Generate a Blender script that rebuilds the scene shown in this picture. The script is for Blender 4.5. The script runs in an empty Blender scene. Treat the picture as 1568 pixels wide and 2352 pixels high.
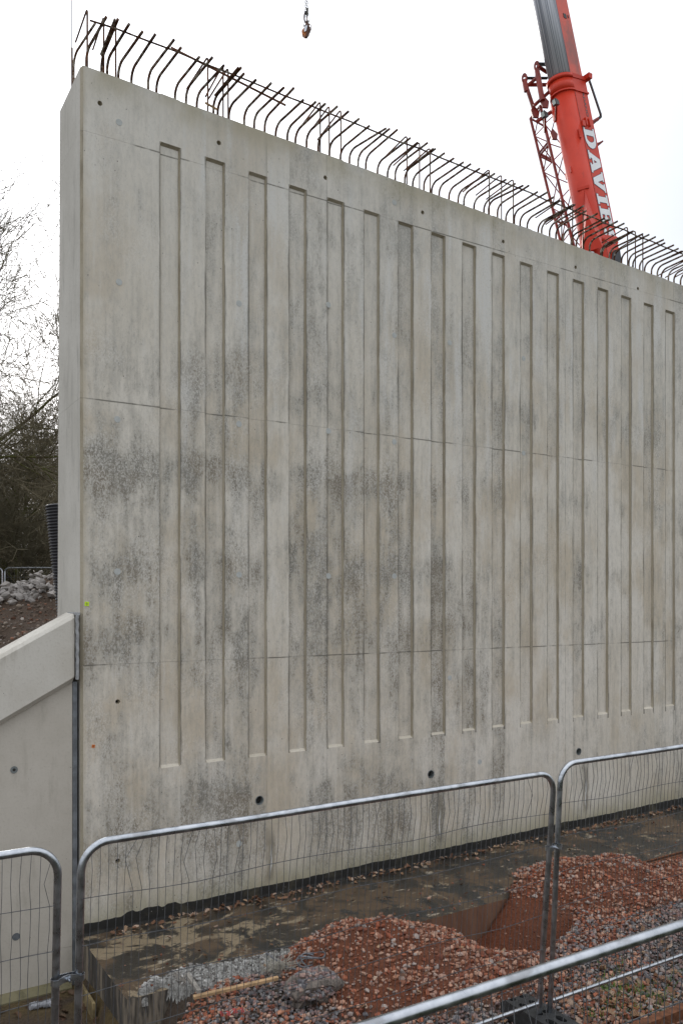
import bpy, bmesh, math, random
import numpy as np
from mathutils import Vector, Matrix, noise as mnoise

random.seed(7)
R = math.radians
scene = bpy.context.scene
# ------------------------------------------------------------ camera
EYE = 3.3
S_, C_ = math.sin(R(58.63)), math.cos(R(58.63))
FWD = Vector((C_, S_, 0)); RIGHT = Vector((S_, -C_, 0)); UP = Vector((0, 0, 1))
F = 1900.0; U0 = 784.0; V0 = 1372.0
cam_d = bpy.data.cameras.new('camera'); cam = bpy.data.objects.new('camera', cam_d)
scene.collection.objects.link(cam); scene.camera = cam
cam.location = (0, 0, EYE); cam.rotation_euler = (R(90), 0, -math.atan2(C_, S_))
cam_d.sensor_fit = 'VERTICAL'; cam_d.sensor_height = 36; cam_d.sensor_width = 24
cam_d.lens = F / 2352 * 36; cam_d.shift_y = (V0 - 1176) / 2352
cam_d.clip_start = .05; cam_d.clip_end = 3000
# ------------------------------------------------------------ world, sun, exposure
SUN_EL, SUN_AZ = 17.0, math.atan2(.22, .97)      # azimuth clockwise from +Y
world = bpy.data.worlds.new('World'); scene.world = world; world.use_nodes = True
wt = world.node_tree; wn = wt.nodes; wl = wt.links
wn.clear()
wo = wn.new('ShaderNodeOutputWorld'); bg = wn.new('ShaderNodeBackground'); wl.new(bg.outputs[0], wo.inputs[0])
bg.inputs['Strength'].default_value = .1
sky = wn.new('ShaderNodeTexSky'); sky.sky_type = 'NISHITA'; sky.sun_disc = False
sky.sun_elevation = R(SUN_EL); sky.sun_rotation = SUN_AZ
tc = wn.new('ShaderNodeTexCoord')
nz = wn.new('ShaderNodeTexNoise'); nz.inputs['Scale'].default_value = 1.6; nz.inputs['Detail'].default_value = 4
mp = wn.new('ShaderNodeMapping'); mp.inputs['Scale'].default_value = (1, 1, 2.2); mp.inputs['Location'].default_value = (3.1, .4, 1.2)
wl.new(tc.outputs['Generated'], mp.inputs[0]); wl.new(mp.outputs[0], nz.inputs['Vector'])
cr = wn.new('ShaderNodeValToRGB')
cr.color_ramp.elements[0].position = .34; cr.color_ramp.elements[0].color = (.80, .825, .87, 1)
cr.color_ramp.elements[1].position = .60; cr.color_ramp.elements[1].color = (.93, .94, .975, 1)
wl.new(nz.outputs['Fac'], cr.inputs[0])
# cloud luminance: overcast, brighter towards the zenith and towards the veiled sun
dt = wn.new('ShaderNodeVectorMath'); dt.operation = 'DOT_PRODUCT'
sd = Vector((math.sin(SUN_AZ) * math.cos(R(SUN_EL)), math.cos(SUN_AZ) * math.cos(R(SUN_EL)), math.sin(R(SUN_EL))))
dt.inputs[1].default_value = sd; wl.new(tc.outputs['Generated'], dt.inputs[0])
gl = wn.new('ShaderNodeMapRange'); gl.inputs['From Min'].default_value = .68; gl.inputs['From Max'].default_value = 1; gl.interpolation_type = 'SMOOTHSTEP'
gl.inputs['To Min'].default_value = 0; gl.inputs['To Max'].default_value = 6.0; wl.new(dt.outputs['Value'], gl.inputs['Value'])
sx = wn.new('ShaderNodeSeparateXYZ'); wl.new(tc.outputs['Generated'], sx.inputs[0])
ze = wn.new('ShaderNodeMapRange'); ze.inputs['From Min'].default_value = .0; ze.inputs['From Max'].default_value = 1
ze.inputs['To Min'].default_value = 5.25; ze.inputs['To Max'].default_value = 9.4; wl.new(sx.outputs['Z'], ze.inputs['Value'])
ad = wn.new('ShaderNodeMath'); ad.operation = 'ADD'; wl.new(gl.outputs[0], ad.inputs[0]); wl.new(ze.outputs[0], ad.inputs[1])
sc_ = wn.new('ShaderNodeVectorMath'); sc_.operation = 'SCALE'; wl.new(cr.outputs[0], sc_.inputs[0]); wl.new(ad.outputs[0], sc_.inputs['Scale'])
d2 = wn.new('ShaderNodeVectorMath'); d2.operation = 'DOT_PRODUCT'; d2.inputs[1].default_value = (RIGHT * 760 + FWD * 1900 + UP * 1150).normalized()
wl.new(tc.outputs['Generated'], d2.inputs[0])
cd = wn.new('ShaderNodeMapRange'); cd.interpolation_type = 'SMOOTHSTEP'; cd.inputs['From Min'].default_value = .86; cd.inputs['From Max'].default_value = 1.0
cd.inputs['To Min'].default_value = 0; cd.inputs['To Max'].default_value = .30; wl.new(d2.outputs['Value'], cd.inputs['Value'])
cm_ = wn.new('ShaderNodeMix'); cm_.data_type = 'RGBA'; cm_.blend_type = 'MULTIPLY'; cm_.inputs[7].default_value = (.34, .37, .42, 1)
wl.new(cd.outputs[0], cm_.inputs[0]); wl.new(sc_.outputs[0], cm_.inputs[6])
mx = wn.new('ShaderNodeMix'); mx.data_type = 'RGBA'; mx.inputs['Factor'].default_value = .93
wl.new(sky.outputs[0], mx.inputs[6]); wl.new(cm_.outputs[2], mx.inputs[7]); wl.new(mx.outputs[2], bg.inputs['Color'])
sun_d = bpy.data.lights.new('sun', 'SUN'); sun = bpy.data.objects.new('sun', sun_d); scene.collection.objects.link(sun)
sun_d.energy = 1.0; sun_d.angle = R(12); sun_d.color = (1, .95, .86)
sun.rotation_euler = sd.to_track_quat('Z', 'Y').to_euler(); sun.location = (0, 30, 30)
scene.view_settings.view_transform = 'Standard'; scene.view_settings.look = 'None'
scene.view_settings.gamma = 1; scene.view_settings.exposure = 0.86; scene.view_settings.use_curve_mapping = False
scene.render.engine = 'CYCLES'

# ------------------------------------------------------------ projection helpers (pixel of a 1568x2352 view -> world)
def ray(u, v):
    return RIGHT * (u - U0) + FWD * F + UP * (V0 - v)
def W(u, v, Y):
    r = ray(u, v); return Vector((r.x / r.y * Y, Y, EYE + r.z / r.y * Y))
def G(u, v, z=0.0):
    r = ray(u, v); t = (z - EYE) / r.z; return Vector((r.x * t, r.y * t, z))
def D(u, v, d):
    return Vector((0, 0, EYE)) + ray(u, v) * (d / F)

# ------------------------------------------------------------ value noise in numpy
_rng = np.random.RandomState(3)
_tab = _rng.rand(256, 256)
def vn(x, y, s=1.0, oct=3, seed=0):
    x = np.asarray(x, float) * s + seed * 17.3; y = np.asarray(y, float) * s + seed * 9.1
    out = 0; a = .5; tot = 0
    for _ in range(oct):
        xi = np.floor(x).astype(int); yi = np.floor(y).astype(int); fx = x - xi; fy = y - yi
        fx = fx * fx * (3 - 2 * fx); fy = fy * fy * (3 - 2 * fy)
        g = lambda i, j: _tab[(xi + i) % 256, (yi + j) % 256]
        out = out + a * ((g(0, 0) * (1 - fx) + g(1, 0) * fx) * (1 - fy) + (g(0, 1) * (1 - fx) + g(1, 1) * fx) * fy)
        tot += a; a *= .5; x = x * 2.03 + 5; y = y * 2.03 + 7
    return out / tot
def sst(a, b, x):
    t = np.clip((np.asarray(x, float) - a) / (b - a), 0, 1); return t * t * (3 - 2 * t)

# ------------------------------------------------------------ object helpers
def tag(o, label=None, cat=None, group=None, kind=None):
    if label: o['label'] = label
    if cat: o['category'] = cat
    if group: o['group'] = group
    if kind: o['kind'] = kind
    return o
def link(name, me, parent=None, base=None, mats=()):
    """mesh is in world coordinates; it is moved to its parent's / its own base"""
    o = bpy.data.objects.new(name, me); scene.collection.objects.link(o)
    for m in (mats if isinstance(mats, (list, tuple)) else [mats]): me.materials.append(m)
    if parent is not None:
        off = parent_world(parent); me.transform(Matrix.Translation(-off)); o.parent = parent
    elif base is not None:
        me.transform(Matrix.Translation(-Vector(base))); o.location = base
    return o
def parent_world(p):
    v = Vector(p.location); q = p.parent
    while q is not None: v += Vector(q.location); q = q.parent
    return v
def empty(name, loc, label=None, cat=None, group=None):
    o = bpy.data.objects.new(name, None); scene.collection.objects.link(o); o.location = loc; o.empty_display_size = .2
    return tag(o, label, cat, group)
def mesh(verts, faces, smooth=False, name='m'):
    me = bpy.data.meshes.new(name); me.from_pydata([tuple(v) for v in verts], [], faces); me.update()
    if smooth: me.shade_smooth()
    return me
def np_mesh(V, T, cols=None, smooth=False):
    """V (n,3) floats, T (m,k) ints (k=3 or 4)"""
    me = bpy.data.meshes.new('m'); n, k = T.shape
    me.vertices.add(len(V)); me.vertices.foreach_set('co', np.ascontiguousarray(V, dtype=np.float32).ravel())
    me.loops.add(n * k); me.loops.foreach_set('vertex_index', np.ascontiguousarray(T, dtype=np.int32).ravel())
    me.polygons.add(n); me.polygons.foreach_set('loop_start', np.arange(0, n * k, k, dtype=np.int32))
    me.update(calc_edges=True)
    if cols is not None:
        a = me.color_attributes.new('Col', 'FLOAT_COLOR', 'POINT')
        c4 = np.ones((len(V), 4), np.float32); c4[:, :3] = cols; a.data.foreach_set('color', c4.ravel())
    if smooth: me.shade_smooth()
    else: me.shade_flat()
    return me
class MB:
    def __init__(s): s.v = []; s.f = []
    def add(s, vs, fs):
        o = len(s.v); s.v += [Vector(v) for v in vs]; s.f += [tuple(i + o for i in f) for f in fs]; return s
    def box(s, c, h, M=None):
        vs = [Vector((x * h[0], y * h[1], z * h[2])) for x in (-1, 1) for y in (-1, 1) for z in (-1, 1)]
        vs = [(M @ v if M else v) + Vector(c) for v in vs]
        return s.add(vs, [(0, 1, 3, 2), (4, 6, 7, 5), (0, 4, 5, 1), (2, 3, 7, 6), (0, 2, 6, 4), (1, 5, 7, 3)])
    def tube(s, pts, r, n=8, cap=True, closed=False):
        pts = [Vector(p) for p in pts]; m = len(pts); rr = r if isinstance(r, (list, tuple)) else [r] * m
        up = None; rings = []
        for i, p in enumerate(pts):
            a = pts[(i - 1) % m] if (i > 0 or closed) else p; b = pts[(i + 1) % m] if (i < m - 1 or closed) else p
            t = (b - a).normalized()
            if up is None:
                up = t.orthogonal().normalized()
            up = (up - t * up.dot(t)).normalized(); w = t.cross(up)
            rings.append([p + (up * math.cos(2 * math.pi * k / n) + w * math.sin(2 * math.pi * k / n)) * rr[i] for k in range(n)])
        vs = [v for q in rings for v in q]; fs = []
        for i in range(m if closed else m - 1):
            j = (i + 1) % m
            for k in range(n): fs.append((i * n + k, i * n + (k + 1) % n, j * n + (k + 1) % n, j * n + k))
        if cap and not closed:
            fs.append(tuple(range(n - 1, -1, -1))); fs.append(tuple((m - 1) * n + k for k in range(n)))
        return s.add(vs, fs)
    def prism(s, poly, d):          # poly: list of Vector, d: extrusion vector
        n = len(poly); vs = [Vector(p) for p in poly] + [Vector(p) + Vector(d) for p in poly]
        return s.add(vs, [tuple(range(n - 1, -1, -1)), tuple(range(n, 2 * n))] + [(i, (i + 1) % n, n + (i + 1) % n, n + i) for i in range(n)])
    def me(s, smooth=False):
        me = mesh(s.v, s.f); bm = bmesh.new(); bm.from_mesh(me); bmesh.ops.recalc_face_normals(bm, faces=bm.faces); bm.to_mesh(me); bm.free()
        if smooth:
            me.shade_smooth()
            try: me.set_sharp_from_angle(angle=R(40))
            except Exception: pass
        return me
    def build(s, name, mats, parent=None, base=None, smooth=False):
        return link(name, s.me(smooth), parent, base, mats)

# ------------------------------------------------------------ materials
class NT:
    def __init__(s, name):
        s.m = bpy.data.materials.new(name); s.m.use_nodes = True; s.t = s.m.node_tree; s.n = s.t.nodes; s.l = s.t.links
        s.b = s.n['Principled BSDF']; s.g = s.n.new('ShaderNodeNewGeometry'); s.pos = s.g.outputs['Position']
    def new(s, t, **kw):
        n = s.n.new(t)
        for k, v in kw.items(): setattr(n, k, v)
        return n
    def put(s, sock, v):
        if hasattr(v, 'is_output') or isinstance(v, bpy.types.NodeSocket): s.l.new(v, sock)
        elif isinstance(v, (tuple, list)) and len(v) == 3 and sock.type == 'RGBA': sock.default_value = (*v, 1)
        else: sock.default_value = v
    def scl(s, vec, sc):
        n = s.new('ShaderNodeVectorMath', operation='MULTIPLY'); s.put(n.inputs[0], vec); n.inputs[1].default_value = sc; return n.outputs[0]
    def off(s, vec, o):
        n = s.new('ShaderNodeVectorMath', operation='ADD'); s.put(n.inputs[0], vec); n.inputs[1].default_value = o; return n.outputs[0]
    def noise(s, vec, scale, detail=4, rough=.55, dist=0):
        n = s.new('ShaderNodeTexNoise'); s.put(n.inputs['Vector'], vec); n.inputs['Scale'].default_value = scale
        n.inputs['Detail'].default_value = detail; n.inputs['Roughness'].default_value = rough; n.inputs['Distortion'].default_value = dist
        return n.outputs['Fac']
    def vor(s, vec, scale, feature='F1'):
        n = s.new('ShaderNodeTexVoronoi'); n.feature = feature; s.put(n.inputs['Vector'], vec); n.inputs['Scale'].default_value = scale
        return n.outputs['Distance']
    def math(s, op, a, b=0.0, c=None):
        n = s.new('ShaderNodeMath', operation=op); s.put(n.inputs[0], a); s.put(n.inputs[1], b)
        if c is not None: s.put(n.inputs[2], c)
        return n.outputs[0]
    def step(s, v, a, b, lo=0.0, hi=1.0):
        n = s.new('ShaderNodeMapRange', interpolation_type='SMOOTHSTEP'); s.put(n.inputs['Value'], v)
        n.inputs['From Min'].default_value = a; n.inputs['From Max'].default_value = b
        n.inputs['To Min'].default_value = lo; n.inputs['To Max'].default_value = hi; return n.outputs[0]
    def mix(s, f, a, b, mode='MIX'):
        n = s.new('ShaderNodeMix', data_type='RGBA', blend_type=mode); s.put(n.inputs[0], f); s.put(n.inputs[6], a); s.put(n.inputs[7], b); return n.outputs[2]
    def ramp(s, f, stops):
        n = s.new('ShaderNodeValToRGB'); e = n.color_ramp.elements
        while len(e) > 1: e.remove(e[-1])
        for i, (p, c) in enumerate(stops):
            x = e[0] if i == 0 else e.new(p); x.position = p
            x.color = (*c, 1) if isinstance(c, tuple) else (c, c, c, 1)
        s.put(n.inputs[0], f); return n.outputs['Color']
    def sep(s, vec):
        n = s.new('ShaderNodeSeparateXYZ'); s.put(n.inputs[0], vec); return n.outputs
    def attr(s, name='Col'):
        n = s.new('ShaderNodeAttribute'); n.attribute_name = name; return n.outputs['Color']
    def wnoise(s, v):
        n = s.new('ShaderNodeTexWhiteNoise', noise_dimensions='1D'); s.put(n.inputs['W'], v); return n.outputs['Value']
    def bump(s, h, dist, strength=1.0):
        n = s.new('ShaderNodeBump'); s.put(n.inputs['Height'], h); n.inputs['Distance'].default_value = dist; n.inputs['Strength'].default_value = strength
        s.l.new(n.outputs[0], s.b.inputs['Normal'])
    def done(s, col, rough=.8, metal=0.0, spec=.5):
        s.put(s.b.inputs['Base Color'], col); s.put(s.b.inputs['Roughness'], rough); s.put(s.b.inputs['Metallic'], metal)
        s.b.inputs['Specular IOR Level'].default_value = spec
        return s.m

def simple(name, col, rough=.7, metal=0.0, var=.25, scale=6, bump=0.0, dark=None):
    k = NT(name); n = k.noise(k.pos, scale, 5, .6)
    d = dark or tuple(c * (1 - var) for c in col); b = tuple(min(1, c * (1 + var * .5)) for c in col)
    c = k.mix(k.step(n, .3, .7), d, b)
    if bump: k.bump(k.noise(k.pos, scale * 6, 4), bump)
    return k.done(c, rough, metal)

def concrete_face():
    k = NT('board_marked_concrete'); P = k.pos; x, y, z = k.sep(P)[:3]
    # strips between the groove edges: each rib / recess has its own tone
    xg = k.math('DIVIDE', k.math('SUBTRACT', x, 2.845), .5)
    cell = k.math('FLOOR', xg); fr = k.math('FRACT', xg)
    inrec = k.math('LESS_THAN', fr, .43)
    strip = k.wnoise(k.math('ADD', k.math('MULTIPLY', cell, 2.0), inrec))
    infield = k.math('GREATER_THAN', x, 2.84)
    # distance from the strip centre -> scalloped lower edge of stains
    loc = k.math('ADD', k.math('MULTIPLY', inrec, k.math('ABSOLUTE', k.math('SUBTRACT', k.math('DIVIDE', fr, .43), .5))),
                 k.math('MULTIPLY', k.math('SUBTRACT', 1.0, inrec), k.math('ABSOLUTE', k.math('SUBTRACT', k.math('DIVIDE', k.math('SUBTRACT', fr, .43), .57), .5))))
    zsh = k.ramp(k.math('DIVIDE', z, 10.0), [(0, .5), (.335, 1.0), (.350, .1), (.385, .1), (.40, 1.0), (.445, 1.0), (.462, .1), (.49, .1), (.52, .8)])
    scal = k.math('MULTIPLY', k.math('MULTIPLY', k.math('MULTIPLY', k.math('POWER', k.math('MULTIPLY', loc, 2.0), 2.0), -.24), infield), zsh)
    wob = k.math('MULTIPLY', k.math('SUBTRACT', k.noise(k.scl(P, (3.2, 1, 1.4)), 1.0, 4, .6), .5), .75)
    zz = k.math('ADD', k.math('SUBTRACT', z, k.math('MULTIPLY', x, .0)), k.math('ADD', wob, scal))
    # staining bands (from the pours), as a ramp over height 0..10
    band = k.ramp(k.math('DIVIDE', zz, 10.0), [(0.0, .42), (.03, .5), (.065, .68), (.10, .72), (.118, .42), (.15, .16), (.19, .32), (.235, .45), (.262, .6), (.285, .64), (.31, .3),
                                              (.33, .42), (.352, .66), (.372, .74), (.385, .42), (.41, .3), (.43, .5), (.452, .86), (.472, .9), (.482, .34),
                                              (.51, .2), (.54, .5), (.57, .5), (.60, .3), (.64, .42), (.68, .34), (.74, .42), (.79, .3), (.86, .18)])
    xf_ = k.step(x, 5.6, 8.4, 1.0, .52); xf_ = k.math('MAXIMUM', xf_, k.math('MULTIPLY', k.step(z, 5.2, 5.8), k.step(x, 6.8, 8.2, 0, 1.15)))
    band = k.math('MULTIPLY', band, xf_)
    big = k.noise(k.scl(P, (1.0, 1, .75)), 1.15, 5, .62)
    st = k.noise(k.scl(P, (4.5, 1, .7)), 1.5, 5, .6)
    mid = k.noise(k.scl(P, (1.4, 1, .8)), 6.0, 6, .65)
    grit = k.noise(k.scl(P, (1.2, 1, .8)), 42.0, 4, .7)
    m = k.math('ADD', k.math('MULTIPLY', band, .27), k.math('MULTIPLY', big, .72))
    mm2 = k.noise(k.scl(P, (2.6, 1, 1.1)), 3.4, 5, .7); vs_ = k.noise(k.scl(P, (14, 1, .8)), 1.3, 5, .65)
    m = k.math('ADD', m, k.math('ADD', k.math('MULTIPLY', k.math('SUBTRACT', mm2, .5), .38), k.math('MULTIPLY', k.math('SUBTRACT', vs_, .5), .22)))
    m = k.math('ADD', m, k.math('MULTIPLY', k.math('SUBTRACT', st, .5), .45))
    m = k.math('ADD', m, k.math('MULTIPLY', k.math('SUBTRACT', mid, .5), .42))
    m = k.math('ADD', m, k.math('MULTIPLY', k.math('SUBTRACT', strip, .5), k.math('MULTIPLY', infield, .20)))
    m = k.math('ADD', m, k.math('ADD', .035, k.math('MULTIPLY', k.step(z, 5.2, 6.8), k.step(x, 3.2, 6.0, -.07, .05))))
    soft = k.step(m, .40, .72)
    # crumbly bloom grains, about 1 to 3 cm
    gn = k.noise(k.scl(P, (1.5, 1, .9)), 58.0, 4, .8)
    grain = k.step(gn, .50, .60)
    core = k.step(k.math('ADD', m, k.math('MULTIPLY', k.math('SUBTRACT', grit, .5), .7)), .56, .80)
    # base tone
    tn = k.noise(k.scl(P, (1, 1, .55)), .8, 4, .6)
    base = k.mix(k.step(tn, .35, .65), (.580, .535, .452), (.655, .620, .550))
    ocr = k.noise(k.off(k.scl(P, (1.2, 1, .8)), (7, 3, 1)), 1.1, 4, .6)
    base = k.mix(k.math('MULTIPLY', k.step(ocr, .46, .64), .75), base, (.505, .435, .33))
    base = k.mix(k.math('MULTIPLY', k.math('MULTIPLY', inrec, infield), k.math('MULTIPLY', strip, .35)), base, (.56, .505, .42))
    fine = k.noise(k.scl(P, (1.6, 1, .6)), 22, 4, .6)
    base = k.mix(k.step(fine, .40, .72, 0, .30), base, (.33, .32, .29))
    col = k.mix(k.math('MULTIPLY', soft, .60), base, (.265, .252, .215))
    col = k.mix(k.step(vs_, .50, .72, 0, .24), col, (.25, .24, .21)); col = k.mix(k.step(vs_, .46, .28, 0, .30), col, (.66, .65, .61))
    brn = k.noise(k.off(P, (2, 9, 4)), 1.6, 3)
    dk = k.mix(k.step(brn, .42, .58), (.155, .150, .130), (.140, .112, .075))
    col = k.mix(k.math('MULTIPLY', core, .72), col, dk)
    ga = k.math('MULTIPLY', k.math('MULTIPLY', k.step(m, .46, .64), grain), .60)
    col = k.mix(ga, col, (.56, .55, .52))
    # pale bloom: specks within the dark areas and down the ribs
    wh = k.noise(k.off(k.scl(P, (1.5, 1, .75)), (1, 5, 3)), 44.0, 4, .7)
    rib = k.math('MULTIPLY', k.math('SUBTRACT', 1.0, inrec), infield)
    wr = k.noise(k.off(k.scl(P, (2.4, 1, .32)), (4, 4, 9)), 1.8, 4, .6)
    upz = k.step(z, 3.0, 7.2)
    wmask = k.math('MULTIPLY', k.math('MULTIPLY', rib, k.step(wr, .44, .66)), upz)
    wmask2 = k.math('MAXIMUM', k.math('MULTIPLY', k.step(k.math('ADD', wr, k.math('MULTIPLY', k.math('SUBTRACT', wh, .5), .9)), .52, .68), k.math('MULTIPLY', wmask, .85)),
                    0.0)
    col = k.mix(wmask2, col, (.63, .625, .60))
    col = k.mix(k.math('MULTIPLY', wmask, .3), col, (.60, .60, .58))
    cw = k.noise(k.off(k.scl(P, (1.3, 1, .9)), (6, 1, 2)), 1.5, 5, .62)
    col = k.mix(k.math('MULTIPLY', k.math('MULTIPLY', k.step(cw, .46, .62), k.step(gn, .44, .58)), .46), col, (.69, .665, .615))
    gd = k.noise(k.off(k.scl(P, (1.6, 1, .9)), (8, 2, 5)), 46.0, 4, .75)
    col = k.mix(k.math('MULTIPLY', k.math('MULTIPLY', k.step(gd, .54, .66), k.step(m, .30, .50, .25, 1)), .36), col, (.20, .19, .165))
    # overall: upper half painted paler, mostly the light gradient put into the colour
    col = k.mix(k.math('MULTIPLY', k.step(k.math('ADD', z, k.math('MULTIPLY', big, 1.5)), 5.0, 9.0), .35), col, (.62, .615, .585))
    # dirt lines hugging the groove edges
    eL = k.math('MINIMUM', k.math('ABSOLUTE', k.math('SUBTRACT', fr, 0.0)), k.math('ABSOLUTE', k.math('SUBTRACT', fr, 1.0)))
    eR = k.math('ABSOLUTE', k.math('SUBTRACT', fr, .43))
    e = k.math('MINIMUM', eL, eR)
    en = k.noise(k.scl(P, (6, 1, .9)), 1.6, 4, .65)
    zin = k.math('MULTIPLY', k.math('LESS_THAN', k.math('ADD', z, k.math('MULTIPLY', x, .0355)), 8.10), k.math('GREATER_THAN', z, 1.55))
    em = k.math('MULTIPLY', k.math('MULTIPLY', k.step(k.math('ADD', e, k.math('MULTIPLY', k.math('SUBTRACT', .62, en), .16)), .0, .060, 1, 0), k.math('MULTIPLY', infield, zin)), .80)
    em = k.math('MULTIPLY', em, k.step(en, .34, .52))
    col = k.mix(em, col, (.120, .112, .092))
    cr_ = k.math('MULTIPLY', k.math('MULTIPLY', k.step(e, .006, .016, 1, 0), k.math('MULTIPLY', infield, zin)), k.step(k.noise(k.scl(P, (5, 1, 2.2)), 1.5, 4, .7), .40, .54, 0, .85))
    col = k.mix(cr_, col, (.085, .08, .065))
    for sz_ in (2.631, 5.26, 7.885):
        jl = k.math('MULTIPLY', k.step(k.math('ABSOLUTE', k.math('SUBTRACT', z, sz_ - .002)), .003, .011, 1, 0), k.step(k.noise(k.off(P, (sz_, 0, 0)), 1.6, 4, .65), .46, .56, 0, .75))
        col = k.mix(jl, col, (.13, .125, .105))
    # vertical formwork joints
    vj = None
    for xx in (2.835, 4.06, 4.83, 6.07, 7.36, 8.69, 11.03, 12.3):
        d = k.step(k.math('ABSOLUTE', k.math('SUBTRACT', x, xx)), .002, .0075, 1, 0)
        vj = d if vj is None else k.math('MAXIMUM', vj, d)
    col = k.mix(k.math('MULTIPLY', vj, k.step(k.noise(P, 2.3, 3), .40, .56, 0, .5)), col, (.17, .16, .135))
    # yellow / green tint at top and at the foot
    top = k.math('MULTIPLY', k.step(k.math('ADD', k.math('ADD', z, k.math('MULTIPLY', x, .0391)), k.math('MULTIPLY', mid, .22)), 8.35, 8.72), .55)
    col = k.mix(k.math('MULTIPLY', top, k.step(k.noise(P, 1.9, 4), .35, .65)), col, (.40, .36, .24))
    ft = k.math('MULTIPLY', k.step(k.math('SUBTRACT', k.math('ADD', z, k.math('MULTIPLY', st, .35)), k.math('MULTIPLY', x, .012)), .12, .55, 1, 0), .7)
    col = k.mix(ft, col, (.27, .255, .155))
    # left edge ochre
    lf = k.math('MULTIPLY', k.step(k.math('ADD', x, k.math('MULTIPLY', mid, .06)), 2.07, 2.14, 1, 0), .5)
    col = k.mix(lf, col, (.38, .33, .23))
    # run-off under the weep pipes
    for (wx, wz, ln) in ((3.985, 1.10, 1.02), (6.36, 1.2, 1.05), (8.98, 1.28, 1.1)):
        dx = k.math('ABSOLUTE', k.math('ADD', k.math('SUBTRACT', x, wx + .12), k.math('MULTIPLY', k.math('SUBTRACT', k.noise(P, 5, 3), .5), .10)))
        g = k.math('MULTIPLY', k.step(dx, .015, .085, 1, 0), k.math('MULTIPLY', k.step(z, wz - ln, wz - ln + .15), k.step(z, wz - .55, wz - .2, 1, 0)))
        col = k.mix(k.math('MULTIPLY', g, .62), col, (.15, .135, .10))
        g2 = k.math('MULTIPLY', k.step(dx, .004, .018, 1, 0), k.math('MULTIPLY', k.step(z, wz - ln + .1, wz - ln + .25), k.step(z, wz - .75, wz - .5, 1, 0)))
        col = k.mix(k.math('MULTIPLY', g2, .8), col, (.66, .66, .64))
    # blow holes
    bh = k.vor(k.scl(P, (1, 1, .6)), 15.0)
    bhm = k.math('MULTIPLY', k.step(bh, .035, .075, 1, 0), k.step(k.noise(P, 2.6, 2), .48, .58))
    col = k.mix(bhm, col, (.07, .065, .055))
    h = k.math('ADD', k.math('MULTIPLY', grit, .35), k.math('MULTIPLY', mid, 1.0))
    h = k.math('SUBTRACT', h, k.math('MULTIPLY', bhm, 1.2))
    k.bump(h, .006, .8)
    return k.done(col, .86, 0, .3)

def plain_concrete(name, a, b, dark=(.2, .19, .17), dirt=.5, scale=1.0):
    k = NT(name); P = k.pos
    n = k.noise(P, 1.3 * scale, 5, .6); col = k.mix(k.step(n, .35, .65), a, b)
    s2 = k.noise(k.scl(P, (3, 3, .6)), 2.2 * scale, 5, .65)
    col = k.mix(k.step(s2, .52, .74, 0, dirt), col, dark)
    g = k.noise(P, 40, 3, .6); col = k.mix(k.step(g, .5, .8, 0, .35), col, dark)
    bh = k.vor(P, 14.0); bm_ = k.math('MULTIPLY', k.step(bh, .03, .07, 1, 0), k.step(k.noise(P, 2.3, 2), .50, .60))
    col = k.mix(bm_, col, (.07, .065, .06))
    k.bump(k.math('ADD', g, k.noise(P, 7, 4)), .003, .6)
    return k.done(col, .85, 0, .3)

M = {}
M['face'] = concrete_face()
M['reveal'] = plain_concrete('tan_reveal_concrete', (.34, .30, .225), (.42, .38, .30), (.17, .145, .105), .6)
M['reveal_pale'] = plain_concrete('pale_sill_concrete', (.50, .46, .38), (.58, .54, .46), (.2, .17, .12), .3)
M['conc_side'] = plain_concrete('smooth_end_concrete', (.47, .455, .41), (.54, .525, .48), (.27, .26, .235), .55)
M['wing'] = plain_concrete('wing_wall_concrete', (.45, .42, .365), (.51, .48, .425), (.30, .275, .23), .4)
M['coping'] = plain_concrete('coping_concrete', (.49, .465, .41), (.56, .54, .49), (.28, .255, .21), .5)
M['mastic'] = simple('grey_joint_sealant', (.15, .165, .18), .55, 0, .35, 9, .002)
M['bead'] = simple('pale_grey_sealant_bead', (.33, .34, .35), .6, 0, .3, 14, .003)
M['plug'] = simple('pale_mortar_plug', (.44, .46, .45), .8, 0, .1, 30)
M['hole'] = simple('dark_hole_lining', (.03, .03, .028), .9)
M['pipe_grey'] = simple('grey_plastic_pipe', (.18, .20, .20), .5)
k = NT('bitumen_paint'); P = k.pos
c = k.mix(k.step(k.noise(P, 5, 5, .65), .5, .72), (.012, .012, .011), (.05, .045, .03))
c = k.mix(k.math('MULTIPLY', k.step(k.vor(P, 26), .06, .11, 1, 0), k.step(k.noise(P, 3, 2), .52, .6)), c, (.42, .42, .40))
k.bump(k.noise(P, 30, 4), .004); M['bitumen'] = k.done(c, .55)
k = NT('rusty_rebar'); P = k.pos
n = k.noise(P, 9, 4, .6); c = k.mix(k.step(n, .4, .6), (.050, .024, .015), (.120, .050, .024))
w = k.noise(k.off(P, (3, 1, 2)), 15, 4, .7); zs = k.sep(P)
c = k.mix(k.step(w, .50, .58, 0, .8), c, (.34, .31, .26))
k.bump(k.math('ADD', w, k.noise(P, 60, 2)), .006); M['rebar'] = k.done(c, .85, .1, .3)
k = NT('rusty_plain_rebar'); P = k.pos
n = k.noise(P, 12, 4, .6); c = k.mix(k.step(n, .4, .65), (.045, .022, .014), (.17, .07, .03))
M['rebar_thin'] = k.done(c, .85, .1, .3)
M['rust'] = simple('orange_rust', (.17, .065, .028), .85, .1, .5, 20, .003)
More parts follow.
